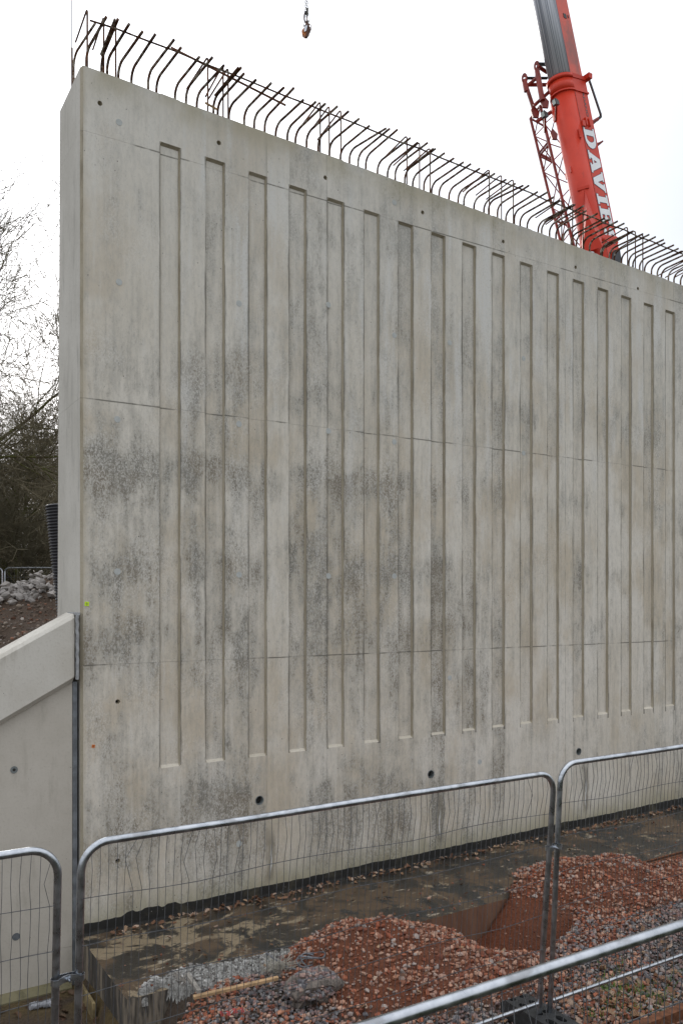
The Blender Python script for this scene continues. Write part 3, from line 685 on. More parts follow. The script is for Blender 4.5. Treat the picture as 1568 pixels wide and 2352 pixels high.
# ---- rebar
def arc_path(p0, pts_r):
    return p0
def bent(p, rise, r, direc, length, n=6):
    """vertical rise, then a bend of radius r into direction direc"""
    d = Vector(direc).normalized(); up = Vector((0, 0, 1)); ang = up.angle(d); side = (d - up * up.dot(d)).normalized()
    pts = [p, p + up * rise]; c = pts[-1] + side * r
    for i_ in range(1, n + 1):
        a = ang * i_ / n; pts.append(c - side * r * math.cos(a) + up * r * math.sin(a))
    pts.append(pts[-1] + d * length); return pts
BU = [185, 234, 246, 272, 302, 340, 359, 402, 427, 453, 490, 500, 526, 560, 584, 608, 633, 659, 678, 704, 730, 757, 782, 803, 823, 840, 866, 889, 907, 930, 947, 973, 991, 1009, 1031, 1052, 1066,
      1089, 1112, 1120, 1141, 1161, 1179, 1194, 1211, 1236, 1244, 1260, 1276, 1292, 1312, 1324, 1339, 1353, 1378, 1383, 1398, 1409, 1426, 1442, 1453, 1467, 1480, 1494, 1508, 1519, 1535, 1546, 1562]
bars = [W(u, 500, 8.37).x for u in BU]; x = bars[-1] + .13
while x < 13.2: bars.append(x); x += .14 + random.uniform(-.025, .025)
bars[0] = 2.125
tips = []
for i, x in enumerate(bars):
    zt = z_top(x); jit = random.uniform(-.02, .02)
    d = (.135 + random.uniform(-.03, .03), -.985, .115 + random.uniform(-.022, .022))
    if i == 1: d = (.02, -.985, .16)
    if i in (23, 39): d = (.28, -.95, .09)
    b = bent(Vector((x, 8.37 + random.uniform(-.012, .012), zt - .1)), .215 + jit, .11, d, .44 + random.uniform(-.035, .035))
    MB().tube(b, .0142 if x < 5 else .0132, 7).build('rebar', M['rebar'], wall, smooth=True)
    tips.append(b[-1] - (b[-1] - b[-2]).normalized() * .12)
    if i in (1, 10, 29, 46, 63):
        off_ = (b[-1] - b[-2]).normalized().cross(UP).normalized() * .026
        MB().tube([b[-2] + off_ - Vector((0, 0, .012)) - (b[-1] - b[-2]) * .06, b[-2].lerp(b[-1], .97) + off_], .011, 7).build('rebar', M['rebar'], wall, smooth=True)
def leg_x(u, v): return W(u, v, 8.33).x
grp = []
for (u, v) in ((306, 45), (372, 85), (462 * 1.0, 78)): pass
hair_u = [250 + 0, 322, 381]
hp = []
for (fu, fv) in ((350, 36), (416, 68), (464, 84), (832, 228), (893, 260), (913, 272), (1281, 407), (1317, 424), (1363, 440)):
    hp.append(W(fu / 1.742, fv / 1.742, 8.33))
for (u, v) in ((934, 312), (963, 327), (987, 340), (1123, 389), (1151, 402), (1178, 412), (1289, 460), (1314, 472), (1338, 480), (1440, 521), (1458, 530), (1475, 538)):
    hp.append(W(u, v, 8.33))
for x in (11.5, 11.65, 11.8, 12.8, 12.95): hp.append(Vector((x, 8.33, z_top(x) + .5)))
for p in hp:
    zb_ = z_top(p.x) - .1; H = p.z - zb_; d = Vector((random.uniform(-.06, .06), 1, -.12)); r = .035
    b = bent(Vector((p.x, 8.33, zb_)), H - r, r, d, .50 + random.uniform(-.06, .06), 6)
    MB().tube(b, .0095, 6).build('hairpin_bar', M['rebar_thin'], wall, smooth=True)
# row at the far face, seen past the end
MB().tube(bent(Vector((2.105, 8.80, 8.3)), .52, .12, (.12, -.99, .04), .46), .0125, 7).build('rebar', M['rebar'], wall, smooth=True)
# distribution bar tied under the cantilevered bars
tp = [Vector((2.06, tips[0].y, tips[0].z + .01))]
for x in np.arange(2.3, 13.1, .3): tp.append(Vector((x, tips[5].y + random.uniform(-.01, .01), tips[5].z - .016 - .0392 * (x - tips[5].x) + random.uniform(-.008, .008))))
for a in range(0, len(tp) - 1, 12):
    seg = tp[a:a + 13]; MB().tube(seg, .0098, 6).build('distribution_bar', M['rebar'], wall, smooth=True)
a_, b_ = W(393, 109, 8.0), W(656, 242, 8.02); loose = MB().tube([a_, b_], .0115, 8).build('loose_bar', M['rust'], wall)
MB().box(W(485, 250, 8.30) + Vector((0, 0, .03)), (.07, .012, .006), Matrix.Rotation(R(-12), 3, 'Y').inverted()).build('timber_scrap', M['wood'], wall)

# ============================================================ WING WALL
wing = empty('wing_wall', (1.96, 8.3, -.5), 'low pale concrete wing wall with a broad sloping coping beside the tall wall', 'wall')
SL = .553
def ct(x): return 3.14 + (x - 1.98) * SL
def cb(x): return 2.485 + (x - 1.98) * SL
x0, x1 = -6.5, 1.975
def prism_x(secs):       # list of (x, polygon[(y,z)])
    q = MB(); n = len(secs[0][1]); vs_ = []
    for (x, poly) in secs: vs_ += [(x, y, z) for y, z in poly]
    fs_ = [tuple(range(n - 1, -1, -1)), tuple((len(secs) - 1) * n + a for a in range(n))]
    for s in range(len(secs) - 1):
        for a in range(n): fs_.append((s * n + a, s * n + (a + 1) % n, (s + 1) * n + (a + 1) % n, (s + 1) * n + a))
    return q.add(vs_, fs_)
def cop_poly(x, inset=0):
    return [(8.2 + inset, ct(x) - .035), (8.235 + inset, ct(x)), (8.56, ct(x) + .01), (8.56, cb(x)), (8.28, cb(x)), (8.26 + inset, cb(x)), (8.2 + inset, cb(x) + .05)]
prism_x([(x0, cop_poly(x0)), (x1 - .03, cop_poly(x1 - .03)), (x1, cop_poly(x1, .025))]).build('coping', M['coping'], wing)
def wp_(x, zb, zt): return [(8.3, zb), (8.3, zt), (8.7, zt), (8.7, zb)]
xa = -4.6
prism_x([(xa, wp_(xa, -.12, max(cb(xa), -.1) + .03)), (1.972, wp_(1.972, -.12, cb(1.972) + .03))]).build('wall_panel', M['wing'], wing)
MB().box(((x0 + 1.972) / 2, 8.5, -.55), ((1.972 - x0) / 2, .2 - .001, .427)).build('wall_panel', M['wing'], wing)
KP = [(8.299, -.6), (8.22, -.6), (8.21, -.485), (8.25, -.45), (8.299, -.43)]; k_ = prism_x([(x0, KP), (1.95, KP)])
mk = plain_concrete('mossy_kicker_concrete', (.13, .12, .06), (.20, .18, .11), (.04, .04, .02), .7); k_.build('kicker', mk, wing, smooth=True)
MB().box((1.997, 8.325, .95), (.022, .03, 1.52)).build('joint_sealant', M['mastic'], wing)
jp = [Vector((2.0, 8.222, z)) for z in np.linspace(2.5, 3.13, 14)]
MB().tube([p_ + Vector((random.uniform(-.004, .004), random.uniform(-.004, .004), 0)) for p_ in jp], .017, 7).build('joint_sealant', M['bead'], wing, smooth=True)
MB().box((2.005, 8.38, 3.14), (.022, .16, .012)).build('joint_sealant', M['bead'], wing)
for (u, v) in ((33, 1768),):
    p = W(u, v, 8.3)
    h_ = MB().tube([p + Vector((0, -.004, 0)), p + Vector((0, .01, 0))], .034, 18).build('tie_socket', M['pipe_grey'], wing)
    MB().tube([p + Vector((0, -.006, 0)), p + Vector((0, .0, 0))], .014, 12).build('socket_hole', M['hole'], h_)
p = W(66 * .574, 3748 / 1.742, 8.3); MB().tube([p + Vector((0, -.002, 0)), p + Vector((0, .01, 0))], .036, 18).build('cone_plug', M['mastic'], wing)

# ============================================================ corrugated pipe
cpz0, cpz1 = 2.7, 4.36; cp = empty('corrugated_pipe', (2.33, 9.72, 2.7), 'black corrugated plastic pipe standing upright behind the wall end', 'pipe')
pts, rr = [], []; z = cpz0
while z < cpz1:
    for (dz, r) in ((0, .135), (.006, .15), (.015, .153), (.022, .15), (.028, .135)):
        pts.append(Vector((2.335 - (z + dz - 2.7) * .105, 9.72, z + dz))); rr.append(r)
    z += .034
MB().tube(pts, rr, 28, cap=False).build('pipe_shell', M['black_pipe'], cp, smooth=True)
MB().tube([pts[-1] + Vector((0, 0, -.05)), pts[-1] + Vector((0, 0, -.04))], .132, 20).build('pipe_inside', M['hole'], cp)
# thin rope / rod at the wall's far corner
rp = D(165, 205, (W(165, 205, 9.2) - Vector((0, 0, EYE))).dot(FWD)); rope = empty('steel_rope', (rp.x, 9.2, rp.z), 'thin dark steel rope hanging straight down past the left end of the wall', 'rope')
MB().tube([Vector((rp.x, 9.2, rp.z - 5.0)), Vector((rp.x, 9.2, rp.z + 14))], .0045, 6).build('rope_strand', M['black'], rope)
MB().tube([Vector((rp.x + .006, 9.2, rp.z - .9)), Vector((rp.x + .004, 9.2, rp.z + .45))], .010, 6).build('rope_sleeve', M['rebar_thin'], rope)

# ============================================================ FENCES
def panel(label, group, wx0, wx1, y, lean, ztop=2.0, seed=0, axis_dir=None, origin=None, fine=True, pitch=.046):
    """Mesh fence panel. Local x along the fence, z up; leaning about its foot (towards the camera for positive lean)."""
    rn = random.Random(seed); wd = wx1 - wx0; r = .021; R_ = .15; H = ztop
    root = empty('mesh_fence_panel', origin or (wx0, y, 0), label, 'fence', group)
    ax = Vector(axis_dir) if axis_dir else Vector((1, 0, 0)); nrm = Vector((0, 0, 1)).cross(ax)  # away from the camera
    def T(x, z, o=0.0): return parent_world(root) + ax * x + nrm * (o - lean * z / H) + Vector((0, 0, z))
    pts = [T(0, 0), T(0, H * .3), T(0, H * .6), T(0, H - R_)]
    for i_ in range(1, 8): a = math.pi / 2 * i_ / 8; pts.append(T(R_ - R_ * math.cos(a), H - R_ + R_ * math.sin(a)))
    pts += [T(R_, H)] + [T(R_ + (wd - 2 * R_) * t, H + rn.uniform(-.003, .003)) for t in (.25, .5, .75)] + [T(wd - R_, H)]
    for i_ in range(1, 8): a = math.pi / 2 * i_ / 8; pts.append(T(wd - R_ + R_ * math.sin(a), H - R_ + R_ * math.cos(a)))
    pts += [T(wd, H - R_), T(wd, H * .6), T(wd, H * .3), T(wd, 0)]
    MB().tube(pts, r, 14 if fine else 6).build('frame', M['galv'], root, smooth=True)
    MB().tube([T(r, .22), T(wd - r, .22)], .016, 12 if fine else 6).build('bottom_rail', M['galv'], root, smooth=True)
    q = MB(); hz = [H - .30, H - .56, H - .82, H - 1.08, H - 1.34, H - 1.60]
    wr = .0019 if fine else .003; sag = [rn.uniform(-.006, .006) for _ in range(40)]
    for z in hz:
        q.tube([T(.01 + (wd - .02) * t / 16, z + .012 * math.sin(t * .9 + z * 5) * (1 if fine else 0), -.018 + .006 * math.sin(t * 1.7)) for t in range(17)], wr * 1.25, 4, cap=False)
    nw = int(wd / pitch); kx = 0
    for i_ in range(1, nw):
        x = i_ * wd / nw; zt_ = H - .012
        if x < R_: zt_ = H - R_ + math.sqrt(max(0, R_ * R_ - (R_ - x) ** 2)) - .01
        if x > wd - R_: zt_ = H - R_ + math.sqrt(max(0, R_ * R_ - (x - wd + R_) ** 2)) - .01
        kx = kx * .6 + rn.uniform(-.006, .006) + (rn.uniform(-.04, .04) if rn.random() < .08 else 0)
        big = rn.uniform(-.007, .007) if rn.random() > .12 else rn.uniform(-.035, .035)
        pp = [T(x - kx * .3, zt_, -.018), T(x + kx + big, H - rn.uniform(.10, .2), -.03)] + [T(x + rn.uniform(-.004, .004), z, -.018) for z in hz]
        pp2 = []
        for a in range(len(pp)):
            pp2.append(pp[a])
            if a >= 2 and a < len(pp) - 1 and fine: pp2.append(pp[a].lerp(pp[a + 1], .5) + ax * rn.uniform(-.006, .006))
        pp2.append(T(x, .22, 0)); q.tube(pp2, wr, 3, cap=False)
    q.build('wire_mesh', M['galv_dull'], root)
    return root, T
GR = 'wire mesh temporary fence panels in front of the wall'
YF = 4.60; L_ = .17
xB0, xB1 = 1.1015, 4.552
fb, TB = panel('long wire mesh fence panel across the middle, clamped at both ends', GR, xB0, xB1, YF + .0, L_, seed=1)
fa, TA = panel('wire mesh fence panel cut off by the left edge, rounded corner showing', GR, xB0 - 3.59, xB0 - .115, YF + .02, L_, seed=2)
fc, TC = panel('wire mesh fence panel running out at the right edge behind the nearest rail', GR, xB1 + .088, xB1 + 3.5, YF - .03, L_ - .05, ztop=2.045, seed=3)
fd, TD = panel('nearest wire mesh fence panel, its thick top rail crossing the lower right corner', GR, -.1, 3.38, 2.12, .02, seed=4)
def coupler(T, x, z, wd, nm):
    c = empty('fence_coupler', T(x, z), nm, 'clamp', 'clamps joining the fence panels'); h = wd / 2
    for s in (-1, 1):
        pts = [T(x - h - .03, z, s * .0), T(x - h - .02, z, s * .022), T(x - h + .0, z + .0, s * .027), T(x - h + .024, z + .008, s * .018), T(x, z + .012, s * .010), T(x + h - .024, z + .008, s * .018), T(x + h, z, s * .027), T(x + h + .02, z, s * .022), T(x + h + .03, z, s * .0)]
        q = MB(); a = .017; vs_ = []
        for p_ in pts:
            for dz, dn in ((-a, 0), (a, 0), (a, .004 * s), (-a, .004 * s)): vs_.append(p_ + Vector((0, dn, dz)))
        n = 4; q.add(vs_, [(0, 1, 2, 3), tuple(len(vs_) - 4 + k_ for k_ in range(4))] + [(b * n + k_, b * n + (k_ + 1) % n, (b + 1) * n + (k_ + 1) % n, (b + 1) * n + k_) for b in range(len(pts) - 1) for k_ in range(n)])
        q.build('clamp_plate', M['galv'], c)
    MB().tube([T(x, z + .005, -.05), T(x, z + .005, .03)], .006, 8).build('bolt', M['galv'], c)
    MB().tube([T(x, z + .005, -.026), T(x, z + .005, -.012)], .012, 6).build('nut', M['galv'], c)
coupler(TB, -.0575, 1.28, .115, 'galvanised clamp joining the left and middle fence panels')
coupler(TB, xB1 - xB0 + .044, 1.42, .088, 'galvanised clamp joining the middle and right fence panels')
# rubber feet
def foot(x, y, label, z0=0.0):
    o = empty('ballast_block', (x, y, z0), label, 'block', 'black plastic blocks under the fence posts'); L, w, h = .34, .115, .14
    bm = bmesh.new(); me = bpy.data.meshes.new('m'); q = MB()
    sec = [(-L, .03), (-L, h - .035), (-L + .05, h), (L - .05, h), (L, h - .035), (L, .03), (L - .03, 0), (-L + .03, 0)]
    q.prism([Vector((x - w, y + a, z0 + b)) for a, b in sec], (2 * w, 0, 0)); body = q.build('block', M['rubber'], o)
    cq = MB()
    for yy, xx, rx, ry in ((.27, .05, .03, .022), (.27, -.05, .03, .022), (.14, .05, .03, .055), (.14, -.05, .03, .055), (.0, -.03, .026, .026), (.0, .03, .026, .026), (-.14, .05, .03, .055), (-.14, -.05, .03, .055), (-.27, .05, .03, .022), (-.27, -.05, .03, .022)):
        cq.prism([Vector((x + xx + rx * math.cos(t * math.pi / 8), y + yy + ry * math.sin(t * math.pi / 8), z0 + h - .09)) for t in range(16)], (0, 0, .12))
    co = bpy.data.objects.new('cut', cq.me()); scene.collection.objects.link(co); co.data.materials.append(M['hole'])
    body.data.transform(Matrix.Translation(o.location)); body.parent = None
    md = body.modifiers.new('b', 'BOOLEAN'); md.object = co; md.solver = 'EXACT'; dg = bpy.context.evaluated_depsgraph_get(); dg.update()
    m2 = bpy.data.meshes.new_from_object(body.evaluated_get(dg)); body.modifiers.clear(); body.data = m2; bpy.data.objects.remove(co)
    body.data.transform(Matrix.Translation(-Vector(o.location))); body.parent = o
foot(xB1 + .03, YF - .02, 'black plastic block with round holes under the right pair of posts')
foot(xB0 - .06, YF, 'black plastic block under the left pair of posts', float(ground_h(xB0, YF)))
foot(3.38, 2.1, 'black plastic block under the nearest fence panel')
# round cover plate beside the foot
# ============================================================ rail, bars on the ground
MB().box(((3.4 + 9) / 2, 4.14, .045), (2.8, .035, .055)).build('steel_rail', M['rust'], None, (6.2, 4.14, 0)); tag(bpy.data.objects['steel_rail'], 'rusty steel rail lying on the gravel at the bottom right corner', 'rail')
for i_ in range(6):
    y = 6.62 + i_ * .035 + random.uniform(-.01, .01); xs = 8.2 + random.uniform(-.25, .3); zz = float(ground_h(9, y)) + .035 + (i_ % 2) * .01
    o = MB().tube([(xs, y - .02, zz), (xs + 4.2, y + .05, zz + .02)], .010, 6).build('rebar_length', M['rust'], None, (xs, y, zz))
    tag(o, ['rusty bar nearest the camera in the loose bundle on the gravel at the right edge', 'second rusty bar from the camera in the bundle on the gravel', 'third rusty bar from the camera in the bundle on the gravel', 'third rusty bar from the wall in the bundle on the gravel', 'second rusty bar from the wall in the bundle on the gravel', 'rusty bar nearest the wall in the bundle on the gravel'][i_], 'steel bar', 'rusty bars lying on the gravel')

# ============================================================ DEBRIS
def lump(name, c, rad, mat, seed, label, cat, amp=.35, sub=4, kind=None):
    bm = bmesh.new(); bmesh.ops.create_icosphere(bm, subdivisions=sub, radius=1)
    for v in bm.verts:
        n_ = mnoise.fractal(v.co * 1.7 + Vector((seed, seed, 0)), 1, 2, 4); n2 = mnoise.noise(v.co * 9 + Vector((seed, 0, 0)))
        v.co *= 1 + amp * n_ + .07 * n2; v.co = Vector((v.co.x * rad[0], v.co.y * rad[1], v.co.z * rad[2])) + Vector(c)
    me = bpy.data.meshes.new('m'); bm.to_mesh(me); bm.free(); o = link(name, me, None, c, mat); return tag(o, label, cat, None, kind)
# mortar spill draped over the footing edge
gx2 = np.arange(2.10, 4.0, .018); gy2 = np.arange(6.32, 7.06, .018); A1, A2 = np.meshgrid(gx2, gy2, indexing='ij')
ymn = .22 * sst(2.75, 2.35, A1)
env = sst(0, .2, A1 - 2.12) * sst(0, .6, 4.0 - A1) * sst(0, .10, 6.96 - A2 + .22 * (vn(A1, A2, 1.6, 2, 9) - .5) + .1 * (vn(A1, A2, 4, 2) - .5) - .12 * sst(3.2, 3.9, A1)) * sst(0, .10, A2 - 6.34 - ymn * 1.6 - .26 * vn(A1, A2, 2.4, 3, 3) - .3 * sst(3.2, 3.7, A1))
base = np.where(A2 > 6.8, -.03, -.025 - np.clip(6.8 - A2, 0, 1) * .08)
hh = base + env * (-.02 + .13 * vn(A1, A2, 6, 4) + .07 * vn(A1, A2, 24, 2, 3)) - (1 - sst(0, .2, env)) * .12
I2 = np.arange(A1.size).reshape(A1.shape); T2 = np.stack([I2[:-1, :-1], I2[1:, :-1], I2[1:, 1:], I2[:-1, 1:]], -1).reshape(-1, 4); T2 = T2[env.ravel()[T2].max(1) > .12]
kk = (env.ravel() > .35) & (rng.rand(A1.size) < .85); Pm = np.stack([A1.ravel(), A2.ravel(), hh.ravel()], -1)[kk] + (rng.rand(kk.sum(), 3) - .5) * .018
mc = np.array([(.16, .155, .145), (.40, .40, .385), (.24, .235, .22), (.52, .52, .50)])[rng.randint(0, 4, len(Pm))] * (.75 + .4 * rng.rand(len(Pm), 1)); A = stones(Pm, .006 + .018 * rng.rand(len(Pm)) ** 2.5, mc, rng, .4)
tag(link('mortar_crumbs', np_mesh(*A), mats=M['stone']), kind='stuff')
sp = link('mortar_spill', np_mesh(np.stack([A1.ravel(), A2.ravel(), hh.ravel()], -1), T2, None, False), None, (3, 6.8, 0), M['mortar']); tag(sp, 'rough pale grey mortar spilled along the front edge of the footing', 'mortar spill', kind='stuff')
del sp['label'], sp['category']
def lath(name, a, b, w, t, mat, label):
    a, b = Vector(a), Vector(b); d = (b - a).normalized(); s = d.cross(UP).normalized() * w; q = MB(); up = Vector((0, 0, t))
    q.add([a - s, a + s, b + s, b - s, a - s + up, a + s + up, b + s + up, b - s + up], [(0, 3, 2, 1), (4, 5, 6, 7), (0, 1, 5, 4), (1, 2, 6, 5), (2, 3, 7, 6), (3, 0, 4, 7)])
    return tag(q.build(name, mat, None, a), label, 'timber')
lath('timber_lath', G(444, 2294, .09), G(639, 2249, .09), .020, .022, M['wood'], 'long pale sawn timber lath lying across the gravel in front of the mortar')
lath('timber_offcut', G(431, 2242, .05), G(458, 2283, .04), .017, .03, M['wood_grey'], 'short muddy timber offcut leaning in the spilled mortar')
cl = G(718, 2296, .0); cl.z += .10
lump('concrete_lump', cl, (.23, .17, .13), simple('stony_concrete_matrix', (.17, .145, .125), .9, 0, .5, 22, .01), 3, 'big broken lump of stony concrete between the lath and the red heap', 'concrete lump', .45, 3)
bpy.data.objects['concrete_lump'].data.shade_flat()
# aggregate embedded on the lump as a part
a = rng.rand(620, 2); th = a[:, 0] * 6.283; ph = np.arccos(1 - a[:, 1] * 1.1); P = np.stack([np.sin(ph) * np.cos(th) * .225, np.sin(ph) * np.sin(th) * .165, np.cos(ph) * .125], -1) + np.array(cl)
A = stones(P, .012 + .022 * rng.rand(620), PAL_G[rng.randint(0, 8, 620)] * (.8 + .5 * rng.rand(620, 1)), rng)
tag(link('aggregate', np_mesh(*A), bpy.data.objects['concrete_lump'], None, M['stone']), kind='stuff')
c0 = G(716, 2217, .06); stp = empty('strapping_coil', c0, 'tangled coil of grey strapping beside the red heap', 'strapping')
for j in range(5):
    q = MB(); pts = []; t0 = random.uniform(0, 6); rx, ry = random.uniform(.09, .15), random.uniform(.07, .11); tilt = random.uniform(-.4, .4)
    for a in range(22):
        t = t0 + a * .26; pts.append(c0 + Vector((rx * math.cos(t), ry * math.sin(t), .03 + .04 * math.sin(t + j) + tilt * .1 * math.cos(t) + .01 * j)))
    q.tube(pts, .007, 4).build('strap_loop', M['strap'], stp)
tag(MB().tube([G(612, 2190, .08), G(660, 2222, .06), G(734, 2239, .05)], .009, 6).build('plastic_conduit', M['strap'], None, G(660, 2222, 0)), 'thin grey conduit piece lying beside the strapping coil', 'conduit')
c0 = G(640, 2232, .03); q = MB()
for j in range(170):
    d = Vector((random.gauss(0, 1), random.gauss(0, 1), abs(random.gauss(0, .6)))).normalized(); s = c0 + Vector((random.gauss(0, .06), random.gauss(0, .04), random.uniform(0, .07)))
    e = s + d * random.uniform(.05, .16); q.tube([s, s.lerp(e, .5) + Vector((random.gauss(0, .01), 0, random.gauss(0, .01))), e], .0018, 3, cap=False)
tag(q.build('tie_wire_bundle', M['straw'], None, c0), 'bushy bundle of pale tie wire left of the strapping coil', 'wire bundle')
a_, b_ = G(505, 2334, .05), G(566, 2319, .05); pts = [a_.lerp(b_, t) + Vector((0, random.uniform(-.02, .02), random.uniform(0, .02))) for t in np.linspace(0, 1, 9)]
tp_ = empty('barrier_tape', a_, 'crumpled scrap of red and white barrier tape on the gravel', 'tape')
for i_ in range(8):
    p0, p1 = pts[i_], pts[i_ + 1]; w = Vector((0, .016, .012 * (-1) ** i_))
    me = mesh([p0 - w, p1 - w, p1 + w, p0 + w, p0 - w + Vector((0, 0, .002)), p1 - w + Vector((0, 0, .002)), p1 + w + Vector((0, 0, .002)), p0 + w + Vector((0, 0, .002))], [(0, 3, 2, 1), (4, 5, 6, 7), (0, 1, 5, 4), (1, 2, 6, 5), (2, 3, 7, 6), (3, 0, 4, 7)])
    link('tape_strip', me, tp_, None, M['tape_red'] if i_ % 2 == 0 else M['white'])
# bottle
a_, b_ = G(70, 2311, -.46), G(132, 2302, -.46); ax_ = (b_ - a_); q = MB(); pts = []; rr = []
for i_, t in enumerate(np.linspace(0, 1, 26)):
    pts.append(a_ + ax_ * t + Vector((0, random.uniform(-.004, .004), random.uniform(-.003, .003)))); r = .033 * (1 + .10 * math.sin(i_ * 2.1))
    if .35 < t < .5: r *= .72
    if t > .82: r = .033 * (1 - (t - .82) / .18) + .012
    rr.append(r)
bt = empty('plastic_bottle', a_, 'crumpled clear plastic bottle lying in the puddle at the lower left', 'bottle'); MB().tube(pts, rr, 12).build('bottle_body', M['bottle'], bt, smooth=True)
MB().tube([b_, b_ + ax_.normalized() * .018], .015, 12).build('bottle_cap', M['strap'], bt)

# leaves (oak): lobed outline with a curl
def leaves(P, size, cols, rn):
    out = []; ts = []; n = len(P); prof = [(0, .02), (.12, .10), (.22, .26), (.32, .14), (.45, .34), (.56, .18), (.70, .30), (.82, .14), (1, .0)]
    V = []; T = []; C = []
    for i_ in range(n):
        o = len(V); a = rn.uniform(0, 6.28); tx, ty = rn.gauss(0, .35), rn.gauss(0, .35); curl = rn.uniform(-.9, 1.3); M3 = Matrix.Rotation(a, 3, 'Z') @ Matrix.Rotation(tx, 3, 'X') @ Matrix.Rotation(ty, 3, 'Y'); s = size[i_]
        for (x, w) in prof:
            for sgn in (-1, 0, 1):
                v = M3 @ Vector(((x - .5) * s, sgn * w * s, abs(sgn * w) * curl * s + .25 * curl * s * (x - .5) ** 2)); V.append(v + P[i_]); C.append(cols[i_])
        for a in range(len(prof) - 1):
            for b in (0, 1): T.append((o + a * 3 + b, o + a * 3 + b + 1, o + a * 3 + b + 4, o + a * 3 + b + 3))
    return np_mesh(np.array([tuple(v) for v in V]), np.array(T), np.array(C), True)
rn = random.Random(5); LP, LS, LC = [], [], []
def lc(): 
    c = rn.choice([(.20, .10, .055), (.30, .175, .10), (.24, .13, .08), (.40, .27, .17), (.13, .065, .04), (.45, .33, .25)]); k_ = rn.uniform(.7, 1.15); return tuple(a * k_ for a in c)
for _ in range(330):
    x = rn.uniform(2.3, 11.5); y = WALL_Y - .06 - abs(rn.gauss(0, .07)); LP.append(Vector((x, y, zf(x) + rn.uniform(.012, .035)))); LS.append(rn.uniform(.04, .085)); LC.append(lc())
for _ in range(300):
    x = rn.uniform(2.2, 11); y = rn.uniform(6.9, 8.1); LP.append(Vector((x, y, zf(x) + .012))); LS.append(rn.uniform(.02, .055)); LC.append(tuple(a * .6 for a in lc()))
for _ in range(330):
    x = rn.uniform(4.2, 8); y = min(5.2, 4.25 + abs(rn.gauss(0, .4))); LP.append(Vector((x, y, float(ground_h(x, y)) + rn.uniform(.025, .05)))); LS.append(rn.uniform(.05, .10)); LC.append(lc())
for _ in range(160):
    x = rn.uniform(2.2, 9); y = rn.uniform(4.6, 6.6); LP.append(Vector((x, y, float(ground_h(x, y)) + rn.uniform(.03, .05)))); LS.append(rn.uniform(.04, .08)); LC.append(lc())
for _ in range(120):
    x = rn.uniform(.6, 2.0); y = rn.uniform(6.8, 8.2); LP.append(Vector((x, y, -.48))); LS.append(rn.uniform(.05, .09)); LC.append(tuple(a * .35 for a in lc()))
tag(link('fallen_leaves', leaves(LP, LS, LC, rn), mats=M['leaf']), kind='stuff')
# grass
V, T3, CC = [], [], []
def blade(p, h, w, lean, col):
    o = len(V); d = Vector((rn.gauss(0, 1), rn.gauss(0, 1), 0)).normalized(); s = Vector((-d.y, d.x, 0)) * w
    for t in (0, .4, .75): q_ = p + d * lean * t * t + Vector((0, 0, h * t)); V.extend([q_ - s * (1 - t), q_ + s * (1 - t)]); CC.extend([col, col])
    V.append(p + d * lean + Vector((0, 0, h * .93))); CC.append(col); T3.extend([(o, o + 1, o + 3), (o, o + 3, o + 2), (o + 2, o + 3, o + 5), (o + 2, o + 5, o + 4), (o + 4, o + 5, o + 6)])
for _ in range(34):
    u = rn.uniform(1370, 1565); v = rn.uniform(2215, 2345); c = G(u, v, 0); 
    for _ in range(rn.randint(6, 22)):
        p = c + Vector((rn.gauss(0, .05), rn.gauss(0, .04), float(ground_h(c.x, c.y)))); blade(p, rn.uniform(.04, .11), .0026, rn.uniform(.03, .12), (rn.uniform(.09, .15), rn.uniform(.19, .28), .04))
for _ in range(1500):
    x = rn.uniform(2.6, 7); y = rn.uniform(3.2, 4.08); p = Vector((x, y, float(ground_h(x, y)))); g_ = rn.random()
    blade(p, rn.uniform(.05, .14), .0024, rn.uniform(.04, .14), (.30, .24, .10) if g_ < .6 else (.12, .16, .04))
for _ in range(9000):
    x = rn.uniform(-4, 8); y = rn.uniform(-1, 1.6); p = Vector((x, y, float(ground_h(x, y)))); blade(p, rn.uniform(.05, .14), .004, rn.uniform(.04, .14), (.10, .15, .04))
tag(link('grass', np_mesh(np.array([tuple(v) for v in V]), np.array(T3), np.array(CC)), mats=M['grass']), kind='stuff')

# ============================================================ CRANE
DC = 20.0; TA_ = math.atan(.188)
axd = (UP * math.cos(TA_) - RIGHT * math.sin(TA_)); PH = R(15.8); RC = RIGHT * math.cos(PH) - FWD * math.sin(PH); axd = UP * math.cos(TA_) - RC * math.sin(TA_); exd = RC * math.cos(TA_) + UP * math.sin(TA_); eyd = FWD * math.cos(PH) + RIGHT * math.sin(PH)
Pc = D(1322, 304, DC)                 # boom centre line at v=304
def tv(v): return (304 - v) * DC / F / math.cos(TA_)
def B(x, y, t): return Pc + exd * x + eyd * y + axd * t
th_ = R(48); pv = (-math.cos(th_), -math.sin(th_)); qv = (math.sin(th_), -math.cos(th_))
def section(sc=1.0, w=.30, hp_=.45, el=.36, n=20):
    out = []
    L = [(0, -w), (0, w), (hp_, w)] + [(hp_ + el * math.sin(math.pi * a / n), w * math.cos(math.pi * a / n)) for a in range(1, n)] + [(hp_, -w)]
    cx, cq_ = .40, 0
    for (p_, q_) in L:
        p2, q2 = (p_ - cx) * sc + cx, q_ * sc; out.append((p2 * pv[0] + q2 * qv[0] + .205, p2 * pv[1] + q2 * qv[1] + .25))
    return out
